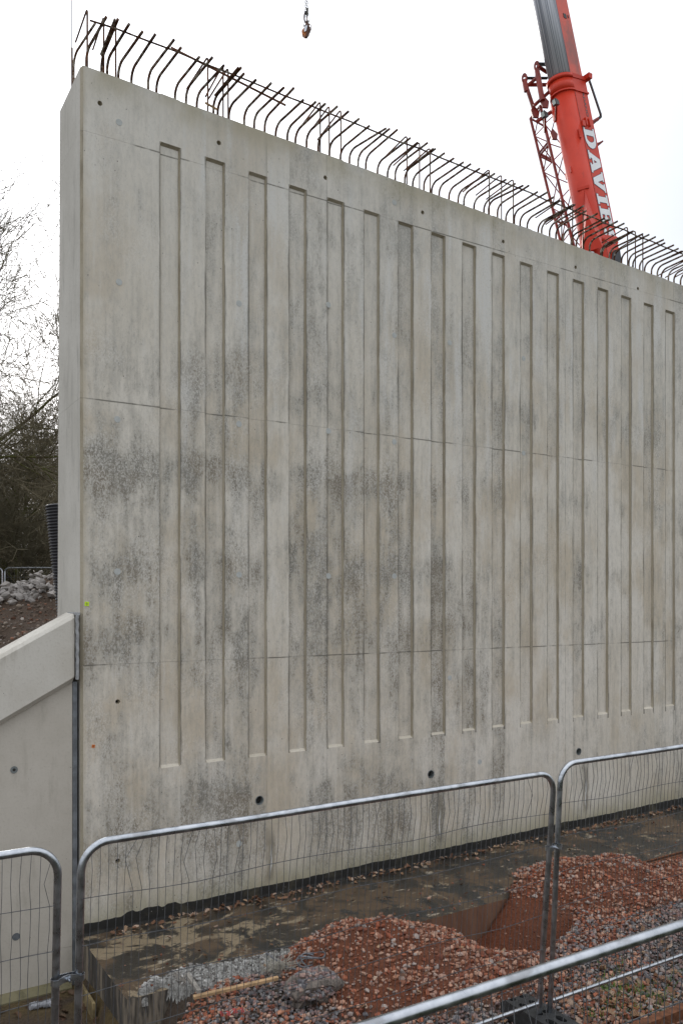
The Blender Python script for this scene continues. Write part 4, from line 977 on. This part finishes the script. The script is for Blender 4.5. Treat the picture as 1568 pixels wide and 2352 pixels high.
def boom_piece(name, sc0, t0, t1, mats, matf, parent, sc1=None, **kw):
    s0, s1 = section(sc0, **kw), section(sc1 or sc0, **kw); n = len(s0); nt = 2
    vs_ = [B(x, y, t0) for x, y in s0] + [B(x, y, t1) for x, y in s1]
    fs_ = [(a, (a + 1) % n, n + (a + 1) % n, n + a) for a in range(n)] + [tuple(range(n - 1, -1, -1)), tuple(range(n, 2 * n))]
    me = mesh(vs_, fs_); uv = me.uv_layers.new(name='UVMap'); per = [0]
    for a in range(n): per.append(per[-1] + math.dist(s0[a], s0[(a + 1) % n]))
    for p_ in me.polygons:
        if p_.index < n:
            a = p_.index
            for li_, (uu, vv_) in zip(p_.loop_indices, ((per[a], t0), (per[a + 1], t0), (per[a + 1], t1), (per[a], t1))): uv.data[li_].uv = (uu, vv_)
            p_.material_index = matf(a); p_.use_smooth = a >= 2
    return link(name, me, parent, None, mats)
tb, tt = tv(880), tv(188)
gz = 2.25
piv = B(.2, .3, tb); crane = empty('mobile_crane', (piv.x, piv.y, gz), 'orange red mobile crane boom with DAVIES lettering rising behind the wall', 'crane')
bs = boom_piece('boom_base_section', 1, tb, tt, [M['red'], M['red']], lambda a: 0, crane)
TS = dict()
ts_ = boom_piece('telescopic_section', .93, tt - .5, tv(-300), [M['tele'], M['red_dirty'], M['dark_grey']], lambda a: 1 if a == 1 else (2 if a == 0 else 0), crane)
boom_piece('telescopic_section', .84, tv(-310), tv(-1500), [M['tele'], M['red_dirty']], lambda a: 1 if a == 1 else 0, crane)
boom_piece('telescopic_section', .75, tv(-1510), tv(-3000), [M['tele'], M['red_dirty']], lambda a: 1 if a == 1 else 0, crane)
# black rail strip on the right edge of the inner section
# collars
boom_piece('boom_collar', 1.09, tt - .07, tt + .02, [M['red']], lambda a: 0, crane, sc1=1.13)
boom_piece('boom_collar', 1.035, tt - .36, tt - .07, [M['red']], lambda a: 0, crane)
boom_piece('boom_collar', 1.09, tt - .40, tt - .36, [M['red']], lambda a: 0, crane)
boom_piece('wear_pad_ring', 1.0, tt + .02, tt + .06, [M['black']], lambda a: 0, crane)
boom_piece('boom_collar', 1.04, tv(575), tv(560), [M['red']], lambda a: 0, crane, sc1=1.05)
# side plate frame: point on plate (p from the top edge, t along the boom)
def SP(p_, t, e=.004):
    p2 = (p_ - .40) + .40; q_ = .30 + e; return B(p2 * pv[0] + q_ * qv[0] + .205, p2 * pv[1] + q_ * qv[1] + .25, t)
def plate_box(name, p0, p1, t0, t1, e0, e1, mat, parent=None):
    q = MB(); q.add([SP(p_, t, e) for p_ in (p0, p1) for t in (t0, t1) for e in (e0, e1)], [(0, 1, 3, 2), (4, 6, 7, 5), (0, 4, 5, 1), (2, 3, 7, 6), (0, 2, 6, 4), (1, 5, 7, 3)]); return q.build(name, mat, parent or crane)
# thin weld seam between plate and belly
plate_box('seam_bead', .452, .462, tb, tt - .3, -.002, .006, M['darkred'])
# lettering
def glyph(ch):
    if ch == 'D':
        o = [(0, 0), (.5, 0)] + [(.5 + .42 * math.sin(a), .5 - .5 * math.cos(a)) for a in np.linspace(.25, math.pi - .25, 9)] + [(.5, 1), (0, 1), (0, .86), (.09, .86), (.09, .14), (0, .14)]
        h = [(.34, .16), (.47, .16)] + [(.47 + .18 * math.sin(a), .5 - .34 * math.cos(a)) for a in np.linspace(.3, math.pi - .3, 7)] + [(.47, .84), (.34, .84)]
        return [o, h]
    if ch == 'A': return [[(0, 0), (.38, 0), (.38, .13), (.31, .13), (.35, .27), (.60, .27), (.64, .13), (.57, .13), (.57, 0), (1, 0), (1, .13), (.93, .13), (.66, 1), (.32, 1), (.07, .13), (0, .13)], [(.40, .41), (.55, .41), (.475, .70)]]
    if ch == 'V': return [[(0, 1), (.45, 1), (.45, .87), (.38, .87), (.52, .38), (.64, .87), (.57, .87), (.57, 1), (.97, 1), (.97, .87), (.90, .87), (.63, 0), (.36, 0), (.07, .87), (0, .87)]]
    if ch == 'I': return [[(0, 0), (1, 0), (1, .15), (.78, .15), (.78, .85), (1, .85), (1, 1), (0, 1), (0, .85), (.22, .85), (.22, .15), (0, .15)]]
    if ch == 'E': return [[(0, 0), (1, 0), (1, .34), (.82, .34), (.78, .16), (.45, .16), (.45, .42), (.6, .42), (.6, .33), (.74, .33), (.74, .67), (.6, .67), (.6, .58), (.45, .58), (.45, .84), (.78, .84), (.82, .66), (1, .66), (1, 1), (0, 1), (0, .86), (.12, .86), (.12, .14), (0, .14)]]
    cl_ = [(.5 + .30 * math.cos(a), .71 + .19 * math.sin(a)) for a in np.linspace(.15, 1.5 * math.pi, 12)] + [(.5 + .30 * math.cos(a), .29 + .19 * math.sin(a)) for a in np.linspace(.5 * math.pi, -math.pi + .1, 12)]
    lft, rgt = [], []
    for i_, p_ in enumerate(cl_):
        a = cl_[max(0, i_ - 1)]; b = cl_[min(len(cl_) - 1, i_ + 1)]; dx, dy = b[0] - a[0], b[1] - a[1]; L = math.hypot(dx, dy); w = .115
        lft.append((p_[0] - dy / L * w * 1.5, p_[1] + dx / L * w)); rgt.append((p_[0] + dy / L * w * 1.5, p_[1] - dx / L * w))
    return [lft + rgt[::-1]]
def put_curve(loops, tS, tE, p_base, p_topp, e, mat, name, parent, offset=0.0):
    cu = bpy.data.curves.new('c', 'CURVE'); cu.dimensions = '2D'; cu.fill_mode = 'BOTH'
    Lx, Ly = abs(tE - tS), abs(p_base - p_topp)
    for lp in loops:
        s = cu.splines.new('POLY'); s.points.add(len(lp) - 1); s.use_cyclic_u = True
        for pt, (x, y) in zip(s.points, lp): pt.co = (x * Lx, y * Ly, 0, 1)
    cu.offset = offset; return curve_to_plate(cu, tS, p_base, e, mat, name, parent)
def curve_to_plate(cu, tS, p_base, e, mat, name, parent, xs=1, ys=1):
    co = bpy.data.objects.new('c', cu); scene.collection.objects.link(co); bpy.context.view_layer.update(); dg = bpy.context.evaluated_depsgraph_get()
    me = bpy.data.meshes.new_from_object(co.evaluated_get(dg)); bpy.data.objects.remove(co); bpy.data.curves.remove(cu)
    for v in me.vertices: v.co = SP(p_base - v.co.y * ys, tS - v.co.x * xs, e)
    me.materials.clear(); return link(name, me, parent, None, mat)
for ch, y0, y1 in (('D', 1018, 1190), ('A', 1196, 1366), ('V', 1350, 1512), ('I', 1528, 1606), ('E', 1622, 1752), ('S', 1775, 1905)):
    t0, t1 = tv(y0 * .3043), tv(y1 * .3043); g_ = glyph(ch)
    lt = put_curve(g_, t0, t1, .425, .05, .0065, M['white'], 'letter', crane); lt['label'] = 'white slab serif letter %s with a navy edge' % ch
    put_curve(g_, t0, t1, .425, .05, .004, M['navy'], 'letter_outline', lt, .013)
cu = bpy.data.curves.new('t', 'FONT'); cu.body = 'TADANO'; cu.size = .17; cu.offset = .002
try: cu.space_character = 1.0
except Exception: pass
lt = curve_to_plate(cu, tv(703 * .3043), .20, .006, M['charcoal_ink'], 'maker_lettering', crane, 1.0, .62)
mk_ = MB().add([SP(.28, tv(634 * .3043), .006), SP(.06, tv(632 * .3043), .006), SP(.07, tv(668 * .3043), .006), SP(.28, tv(634 * .3043), .0085), SP(.06, tv(632 * .3043), .0085), SP(.07, tv(668 * .3043), .0085)], [(0, 1, 2), (3, 5, 4), (0, 3, 4, 1), (1, 4, 5, 2), (2, 5, 3, 0)]).build('maker_emblem', M['blue'], crane)
MB().add([SP(.31, tv(650 * .3043), .006), SP(.22, tv(645 * .3043), .006), SP(.06, tv(672 * .3043), .006), SP(.08, tv(685 * .3043), .006), SP(.16, tv(684 * .3043), .006), SP(.20, tv(668 * .3043), .006), SP(.28, tv(668 * .3043), .006)], [(0, 1, 2, 3, 4, 5, 6)]).build('emblem_shadow', M['charcoal_ink'], mk_)
# brackets, ribs, pad windows on the plate and belly
for (p0, p1, ya, yb) in ((.28, .32, 945, 1005), (.16, .20, 945, 1005), (.36, .46, 975, 1018)):
    plate_box('rib_bracket', p0, p1, tv(ya * .3043), tv(yb * .3043), .0, .05, M['red'])
plate_box('pad_window', .10 + .08, .28, tv(125 * .3043), tv(160 * .3043), -.03, -.0125, M['black'])
plate_box('pad_window', .10, .13, tv(128 * .3043), tv(148 * .3043), -.03, -.012, M['black'])
def belly(fr_, t, e=0.0, sc=1.0):
    a = math.pi * fr_; p_ = (.45 + (.36 + e) * math.sin(a)); q_ = (.30 + e) * math.cos(a); p_ = (p_ - .4) * sc + .4; q_ *= sc; return B(p_ * pv[0] + q_ * qv[0] + .205, p_ * pv[1] + q_ * qv[1] + .25, t)
for (f0, f1, ya, yb, e) in ((.10, .14, 1045, 1110, .04), (.62, .72, 780, 905, .05), (.45, .80, 1290, 1335, .03), (.15, .4, 1470, 1490, .04)):
    q = MB(); q.add([belly(f, t, ee) for f in (f0, f1) for t in (tv(ya * .3043), tv(yb * .3043)) for ee in (-.01, e)], [(0, 1, 3, 2), (4, 6, 7, 5), (0, 4, 5, 1), (2, 3, 7, 6), (0, 2, 6, 4), (1, 5, 7, 3)]); q.build('boom_bracket', M['red'], crane)
# cylinder-foot gusset low on the boom
gq = MB(); gq.add([belly(.25, tv(455), 0), belly(.10, tv(560), .02), belly(.55, tv(560), .02), belly(.3, tv(520), .30), belly(.45, tv(600), .30), belly(.2, tv(600), .3)], [(0, 1, 5, 3), (0, 3, 4, 2), (3, 5, 4), (1, 2, 4, 5), (0, 2, 1)])
gq.build('cylinder_bracket', M['red'], crane)
# work lights
for (u, v, s) in ((1276.5, 236, .075), (1251, 264, .075)):
    c = D(u, v, DC - .75); wlp = MB(); Mx = Matrix.Rotation(R(20), 3, 'Z') @ Matrix.Rotation(R(-15), 3, 'Y')
    sec = [Vector((-s, -s * .75, -s)), Vector((-s, s * .75, -s)), Vector((-s, s * .75, s)), Vector((-s, -s * .75, s))]
    b2 = [Vector((s * 1.0, p_.y * .55, p_.z * .6)) for p_ in sec]; basis = Matrix((RIGHT, FWD, UP)).transposed() @ Matrix.Rotation(R(-12), 3, 'Y') @ Matrix.Rotation(R(35), 3, 'Z')
    vs_ = [c + basis @ p_ for p_ in sec + b2]; wlp.add(vs_, [(0, 1, 2, 3), (4, 7, 6, 5), (0, 4, 5, 1), (1, 5, 6, 2), (2, 6, 7, 3), (3, 7, 4, 0)]); wo_ = wlp.build('work_light', M['black'], crane)
    gl_ = MB(); gl_.add([c + basis @ Vector((-s - .005 - a, p_.y * .72, p_.z * .75)) for a in (0, .006) for p_ in sec], [(0, 1, 2, 3), (4, 7, 6, 5), (0, 4, 5, 1), (1, 5, 6, 2), (2, 6, 7, 3), (3, 7, 4, 0)]); gl_.build('lens', M['glass'], wo_)
    MB().tube([c, c + RIGHT * .12 + FWD * .5 - UP * .12], .03, 6).build('light_bracket', M['darkred'], crane)
# guide frame on the right edge
def DD(x, y, dd=0.0):         # from the crop of the crane (1568 wide = 831 px)
    return D((1900 + x * .53) / 1.7417, y * .53 / 1.7417, DC + dd)
MB().tube([DD(856, 600, .2), DD(943, 862, .2)], .033, 6).build('guide_arm', M['dark_grey'], crane)
MB().tube([DD(943, 862, .2), DD(946, 880, .2), DD(880, 935, .15)], .035, 6).build('guide_arm', M['black'], crane)
MB().tube([DD(925, 898, .15), DD(872, 930, .1)], .045, 6).build('guide_arm_bracket', M['darkred'], crane)
MB().tube([DD(905, 1100, .1), DD(940, 1080, .1), DD(962, 1064, .1)], [.05, .03, .02], 6).build('hose_guide', M['darkred'], crane)
MB().box(DD(845, 585, .0), (.06, .10, .06)).build('collar_block', M['red'], crane)
# black heel part low at the right
hq = MB(); hq.prism([DD(1040, 1890, -.45), DD(1090, 1875, -.45), DD(1105, 1980, -.45), DD(1060, 2200, -.45), DD(1000, 2100, -.45)], FWD * .3); hq.build('heel_cover', M['dark_grey'], crane)
# swing-away lattice jib at the left of the boom
jt0, jt1 = tv(880), tv(215)
def JC(x0_, x1_, y):  # chord position at both ends
    return lambda f: B(x0_ + (x1_ - x0_) * f, y, jt0 + (jt1 - jt0) * f)
CH = [JC(-.66, -.94, .45), JC(-.46, -.68, .05), JC(-.30, -.62, 1.0), JC(-.10, -.30, .6)]
jb = empty('lattice_jib', CH[0](0), 'dark red folding lattice jib stowed along the left side of the crane boom', 'crane jib')
for i_, c in enumerate(CH):
    MB().tube([c(0), c(.5), c(1)], .036 if i_ < 2 else .03, 8).build('chord', M['darkred'] if i_ != 1 else M['darkred'], jb, smooth=True)
nb = 15
for (a, b) in ((0, 1), (1, 3), (0, 2), (2, 3)):
    for k_ in range(nb):
        f0, f1 = k_ / nb, (k_ + 1) / nb
        p_, q_ = (CH[a](f0), CH[b](f1)) if k_ % 2 == 0 else (CH[b](f0), CH[a](f1))
        MB().tube([p_, q_], .015, 6).build('lacing', M['darkred'], jb)
for f in (.62, .86, .87, 1.0):
    for (a, b) in ((0, 1), (0, 2)): MB().tube([CH[a](f), CH[b](f)], .028, 6).build('cross_tube', M['darkred'], jb)
# jib head
def seg(name, a, b, r, m='darkred'): MB().tube([a, b], r, 8).build(name, M[m], jb, smooth=True)
seg('head_tube', DD(385, 660, .3), DD(372, 600, .3), .05); seg('head_tube', DD(470, 560, .1), DD(505, 760, .0), .065); seg('head_tube', DD(400, 640, .3), DD(480, 575, .1), .04)
seg('head_tube', DD(400, 640, .3), DD(548, 640, .4), .045); seg('head_tube', DD(470, 500, .1), DD(540, 545, .3), .045); seg('head_tube', DD(390, 590, .3), DD(540, 590, .5), .035, 'black')
seg('head_tube', DD(440, 800, .2), DD(560, 690, .1), .045); seg('head_tube', DD(385, 655, .3), DD(450, 850, .3), .05); seg('head_tube', DD(460, 920, .3), DD(580, 840, .1), .045)
seg('head_tube', DD(480, 485, .1), DD(524, 486, .3), .045, 'black')
for (x, y, dd) in ((372, 592, .3), (465, 500, .1)):
    c = DD(x, y, dd); n = 14; R1, R2 = .11, .045; vs_ = []
    for dpt in (0, .03):
        for rad in (R1, R2):
            for k_ in range(n): a = 2 * math.pi * k_ / n; vs_.append(c + RIGHT * rad * .7 * math.cos(a) + UP * rad * (1.25 if rad == R1 else 1) * math.sin(a) + FWD * dpt)
    fs_ = []
    for k_ in range(n): j = (k_ + 1) % n; fs_ += [(k_, j, n + j, n + k_), (2 * n + k_, 3 * n + k_, 3 * n + j, 2 * n + j), (k_, 2 * n + k_, 2 * n + j, j), (n + k_, n + j, 3 * n + j, 3 * n + k_)]
    MB().add(vs_, fs_).build('head_lug', M['darkred'], jb); seg('lug_tail', c - UP * .1, c - UP * .32 + RIGHT * .04, .06)
for (x, y, dd, s) in ((452, 850, .25, .12), (525, 775, .0, .12), (595, 1020, -.2, .10)):
    c = DD(x, y, dd); MB().prism([c + axd * s * 1.6, c + RIGHT * s * .9 + axd * s * .3, c + RIGHT * s * .5 - axd * s, c - RIGHT * s * .6 - axd * s * .9, c - RIGHT * s * .8 + axd * s * .6], FWD * .06).build('gusset_plate', M['darkred'], jb)
# carrier under the boom (hidden by the wall)
cc = Vector((piv.x, piv.y, gz)); base_x = RIGHT; 
def cbox(name, x, y, z, hx, hy, hz, mat, par=None): return MB().box(cc + RIGHT * x + FWD * y + UP * z, (hx, hy, hz), Matrix((RIGHT, FWD, UP)).transposed()).build(name, M[mat], par or crane)
cbox('carrier_body', -1, 1, 1.2, 6, 1.3, .35, 'red'); cbox('slewing_platform', 1, .9, 2.2, 2.2, 1.1, .4, 'red'); cbox('counterweight', 3.6, .9, 2.1, .6, 1.3, .6, 'dark_grey'); cbox('operator_cab', -1.2, -.2, 2.5, .8, .45, .9, 'red'); cbox('driver_cab', -6.4, 1, 1.6, .9, 1.3, .9, 'red')
for xw in (-5.2, -3.6, 0, 1.6, 3.2):
    for yw in (-.1, 2.1): c = cc + RIGHT * xw + FWD * yw + UP * .62; MB().tube([c - FWD * .2, c + FWD * .2], .62, 20).build('wheel', M['tyre'], crane)
MB().tube([cc + RIGHT * -1.2 + FWD * .6 + UP * 2.3, belly(.4, tv(600), .2)], .16, 12).build('luffing_cylinder', M['galv'], crane)

# ============================================================ LIFTING CHAIN
lu, lv = 703, 0
lc0 = D(703, 62, 20.0); ch_ = empty('lifting_chain', D(703, 83, 20), 'two leg lifting chain with an orange brown clutch hanging above the wall', 'lifting chain')
def H_(x, y, dd=0.0): return D((1150 + x * 150 / 1568) / 1.7417, (y * 160 / 1673) / 1.7417, 20 + dd)
def ring_tube(c, a1, a2, r, rx, ry, n=14):
    return MB().tube([c + a1 * rx * math.cos(2 * math.pi * t / n) + a2 * ry * math.sin(2 * math.pi * t / n) for t in range(n)], r, 5, closed=True)
pit_ = .0525; 
for (x, ylast) in ((755, 430), (826, 295)):
    p0 = H_(x, ylast); lm1 = ring_tube(Vector((0, 0, 0)), RIGHT, UP, .0065, .021, .036).me(True); lm1.materials.append(M['chain']); lm2 = ring_tube(Vector((0, 0, 0)), FWD, UP, .0065, .021, .036).me(True); lm2.materials.append(M['chain'])
    for i_ in range(44):
        o = bpy.data.objects.new('chain_link', lm1 if i_ % 2 == 0 else lm2); scene.collection.objects.link(o); o.parent = ch_; o.location = p0 + UP * pit_ * .96 * i_ * 1.0 - ch_.location
MB().tube([H_(755, 480), H_(752, 600)], [.03, .022], 8).build('shortening_clutch', M['black'], ch_); MB().tube([H_(826, 350), H_(824, 640), H_(824, 730)], [.03, .028, .008], 8).build('shortening_clutch', M['chain'], ch_)
ring_tube(H_(755, 715), RIGHT, UP, .016, .038, .13).build('connecting_ring', M['hook'], ch_, smooth=True); ring_tube(H_(832, 745, .03), RIGHT, UP, .010, .062, .115).build('connecting_ring', M['galv'], ch_, smooth=True)
ring_tube(H_(762, 920, .03), RIGHT, UP, .010, .04, .13).build('connecting_ring', M['galv'], ch_, smooth=True)
for pl, m, dd, tk in (([(585, 1300), (600, 1255), (690, 1140), (790, 1330), (740, 1520), (610, 1420)], 'hook_orange', -.01, .10), ([(640, 1240), (700, 1140), (745, 1010), (755, 920), (820, 905), (835, 955), (910, 970), (905, 1090), (960, 1140), (950, 1260), (905, 1350), (900, 1400), (850, 1460), (820, 1520), (770, 1530), (690, 1460), (710, 1330)], 'hook', 0.0, .08), ([(700, 1330), (690, 1180), (740, 1080), (800, 1060), (830, 1040), (810, 1180), (780, 1280)], 'galv', -.04, .03)):
    MB().prism([H_(x, y, dd) for x, y in pl], FWD * tk).build('lifting_clutch', M[m], ch_)
ring_tube(H_(935, 1160, -.02), RIGHT, UP, .010, .028, .09).build('release_lever', M['hook'], ch_, smooth=True)
for a, b in (((860, 870), (930, 950)), ((700, 1060), (665, 1130))): MB().tube([H_(*a), H_(*b)], [.03, .004], 6).build('tag_strip', M['white'], ch_)
# hook block and rope above (out of frame)
topc = H_(790, 295) + UP * 2.3; hb = empty('hook_block', topc + UP * .5, 'crane hook block hung high above the wall', 'hook block'); MB().box(topc + UP * .7, (.3, .15, .45)).build('block_body', M['red'], hb); ring_tube(topc + UP * .12, RIGHT, UP, .035, .09, .15).build('hook', M['black'], hb)
for s in (-.1, .1): MB().tube([topc + UP * 1.1 + RIGHT * s, Vector((topc.x, topc.y, 0)) + RIGHT * s + UP * (B(0, 0, tv(-3000)).z - .3)], .012, 6).build('rope', M['black'], hb)
pt = B(0, 0, tv(-3000)); MB().tube([pt, Vector((topc.x, topc.y, pt.z))], .12, 8).build('boom_head', M['red'], crane)

# ============================================================ TREES
def seg_mesh(S, n=4):
    """S: list of (p0,p1,r0,r1)"""
    P0 = np.array([s[0] for s in S]); P1 = np.array([s[1] for s in S]); r0 = np.array([s[2] for s in S]); r1 = np.array([s[3] for s in S])
    d = P1 - P0; d /= np.linalg.norm(d, axis=1)[:, None] + 1e-9; a = np.where(np.abs(d[:, 2:3]) < .9, np.array([[0, 0, 1.]]), np.array([[1., 0, 0]])); u = np.cross(d, a); u /= np.linalg.norm(u, axis=1)[:, None]; w = np.cross(d, u)
    V = []
    for P, r in ((P0, r0), (P1, r1)):
        for k_ in range(n): t = 2 * math.pi * k_ / n; V.append(P + (u * math.cos(t) + w * math.sin(t)) * r[:, None])
    V = np.stack(V, 1).reshape(-1, 3); b = np.arange(len(S))[:, None] * 2 * n
    T = np.concatenate([b + np.array([[k_, (k_ + 1) % n, n + (k_ + 1) % n, n + k_]]) for k_ in range(n)]); return np_mesh(V, T, None, True)
def grow(seed, height=11, trunk_r=.22, spread=1.0, maxd=6, ivy=False):
    rn = random.Random(seed); tr, br, tw = [], [], []
    def rec(p, d, L, r, depth):
        n = 4 if depth < 3 else 3; q_ = p
        for i_ in range(n):
            d2 = (d + Vector((rn.gauss(0, .16), rn.gauss(0, .16), rn.gauss(0, .10) + (.05 if depth > 1 else 0)))).normalized(); e = q_ + d2 * L / n; r2 = r * (1 - .12 * 1)
            (tr if depth == 0 else br if depth < 4 else tw).append((tuple(q_), tuple(e), r, r2))
            q_, d, r = e, d2, r2
            if depth < maxd and ((depth > 0) or i_ >= 1):
                for _ in range(1 if rn.random() < .75 else 2):
                    ang = rn.uniform(.5, 1.15); az = rn.uniform(0, 6.28); o = d.orthogonal().normalized(); o = (Matrix.Rotation(az, 3, d) @ o); nd = (d * math.cos(ang) + o * math.sin(ang) * spread).normalized(); rec(q_, nd, L * rn.uniform(.52, .78), r * rn.uniform(.45, .62), depth + 1)
        if depth < maxd: rec(q_, d, L * .68, r * .8, depth + 1)
    rec(Vector((0, 0, 0)), Vector((rn.uniform(-.1, .1), rn.uniform(-.1, .1), 1)).normalized(), height * .42, trunk_r, 0); return tr, br, tw
protos = []
for sd_, hgt in ((1, 12), (5, 10.5), (9, 9)):
    tr, br, tw = grow(sd_, hgt, .20, 1.0, 6)
    mt = seg_mesh(tr, 8); mt.materials.append(M['bark']); mb_ = seg_mesh(br, 5); mb_.materials.append(M['bark']); tw = [(a, b, max(r0, .007), max(r1, .005)) for a, b, r0, r1 in tw]; mw = seg_mesh(tw, 3); mw.materials.append(M['twig']); protos.append((mt, mb_, mw, len(tw)))
def tree(i_, d, u, label, s=1.0, rot=0, zoff=0):
    p = D(u, V0, d); r = empty('bare_tree', (p.x, p.y, float(ground_h(p.x, p.y)) + zoff - .1), label, 'tree', 'bare trees behind the wing wall')
    for nm, me in zip(('trunk', 'boughs', 'crown'), protos[i_]):
        o = bpy.data.objects.new(nm, me); scene.collection.objects.link(o); o.parent = r; o.scale = (s, s, s); o.rotation_euler = (0, 0, rot)
TL = ['leafless tree cut by the left edge, its twigs reaching highest into the sky', 'mossy leafless tree right behind the distant fence at the left edge', 'leafless tree standing close beside the wall end behind the black pipe', 'slender bare tree deep in the wood left of the wall',
      'broad leafless tree further back between the wall end and the picture edge', 'low bare tree whose twigs fill the gap above the rubble heap']
for a in ((0, 24, -225, TL[0], 1.22, .3), (1, 30, -10, TL[1], .78, 2.0), (2, 34, 120, TL[2], .74, 4.1), (1, 38, 70, TL[3], .72, 1.2), (0, 44, 180, TL[4], .80, 5.0), (2, 28, 60, TL[5], .62, .9)): tree(*a)
# low mossy boughs and the dense thicket beyond: one mass
rn = random.Random(21); S1 = []
for _ in range(3600):
    d = rn.uniform(27, 60); u = rn.uniform(-260, 260); p = D(u, V0, d); p.z = 2.2 + abs(rn.gauss(0, 1)) * d * .085; L = rn.uniform(.5, 2.2); dr = Vector((rn.gauss(0, 1), rn.gauss(0, 1), rn.gauss(.15, .5))).normalized(); r = rn.uniform(.010, .030)
    m_ = p + dr * L * .5 + Vector((0, 0, rn.uniform(-.1, .1))); e = p + dr * L + Vector((0, 0, rn.uniform(-.1, .25))); S1 += [(tuple(p), tuple(m_), r, r * .7), (tuple(m_), tuple(e), r * .7, r * .35)]
for _ in range(45):
    d = rn.uniform(30, 60); p = D(rn.uniform(-200, 220), V0, d); p.z = 2; S1.append((tuple(p), tuple(p + Vector((rn.uniform(-.8, .8), 0, rn.uniform(5, 8)))), rn.uniform(.1, .2), .06))
tag(link('distant_wood', seg_mesh(S1, 3), mats=M['twig']), kind='stuff')
V, T3 = [], []
for _ in range(15000):
    d = rn.uniform(31, 62); u = rn.uniform(-300, 300); p = D(u, V0, d); cl__ = mnoise.noise(Vector((u * .02, d * .15, 0))); p.z = 2.0 + abs(rn.gauss(0, 1)) * (1.3 + cl__ * .9) + d * .015; s = rn.uniform(.05, .13); a = Vector((rn.gauss(0, 1), rn.gauss(0, 1), rn.gauss(0, 1))).normalized(); b = a.orthogonal().normalized(); o = len(V); V += [p - a * s, p + b * s * .6, p + a * s]; T3.append((o, o + 1, o + 2))
tag(link('undergrowth', np_mesh(np.array([tuple(v) for v in V]), np.array(T3)), mats=M['ivy']), kind='stuff')
for (p_, ln) in (([(-60, 1200), (0, 1205), (60, 1182), (130, 1160)], 0), ([(-60, 1100), (0, 1130), (60, 1170), (110, 1235)], 1), ([(-80, 1285), (0, 1278), (60, 1245), (140, 1248)], 0)):
    pass
# distant fence
pd = D(12, V0, 26.0)
for j, lab in ((0, 'far mesh fence panel standing behind the rubble heap'), (1, 'far mesh fence panel leaving the picture at the left edge')):
    o0 = D(12 - j * 258, V0, 26.0); o0.z = 4.23 - 2.0
    panel(lab, 'far mesh fence panels in front of the wood', 0, 3.45, 0, 0, seed=30 + j, axis_dir=RIGHT, origin=tuple(o0), fine=False, pitch=.10)
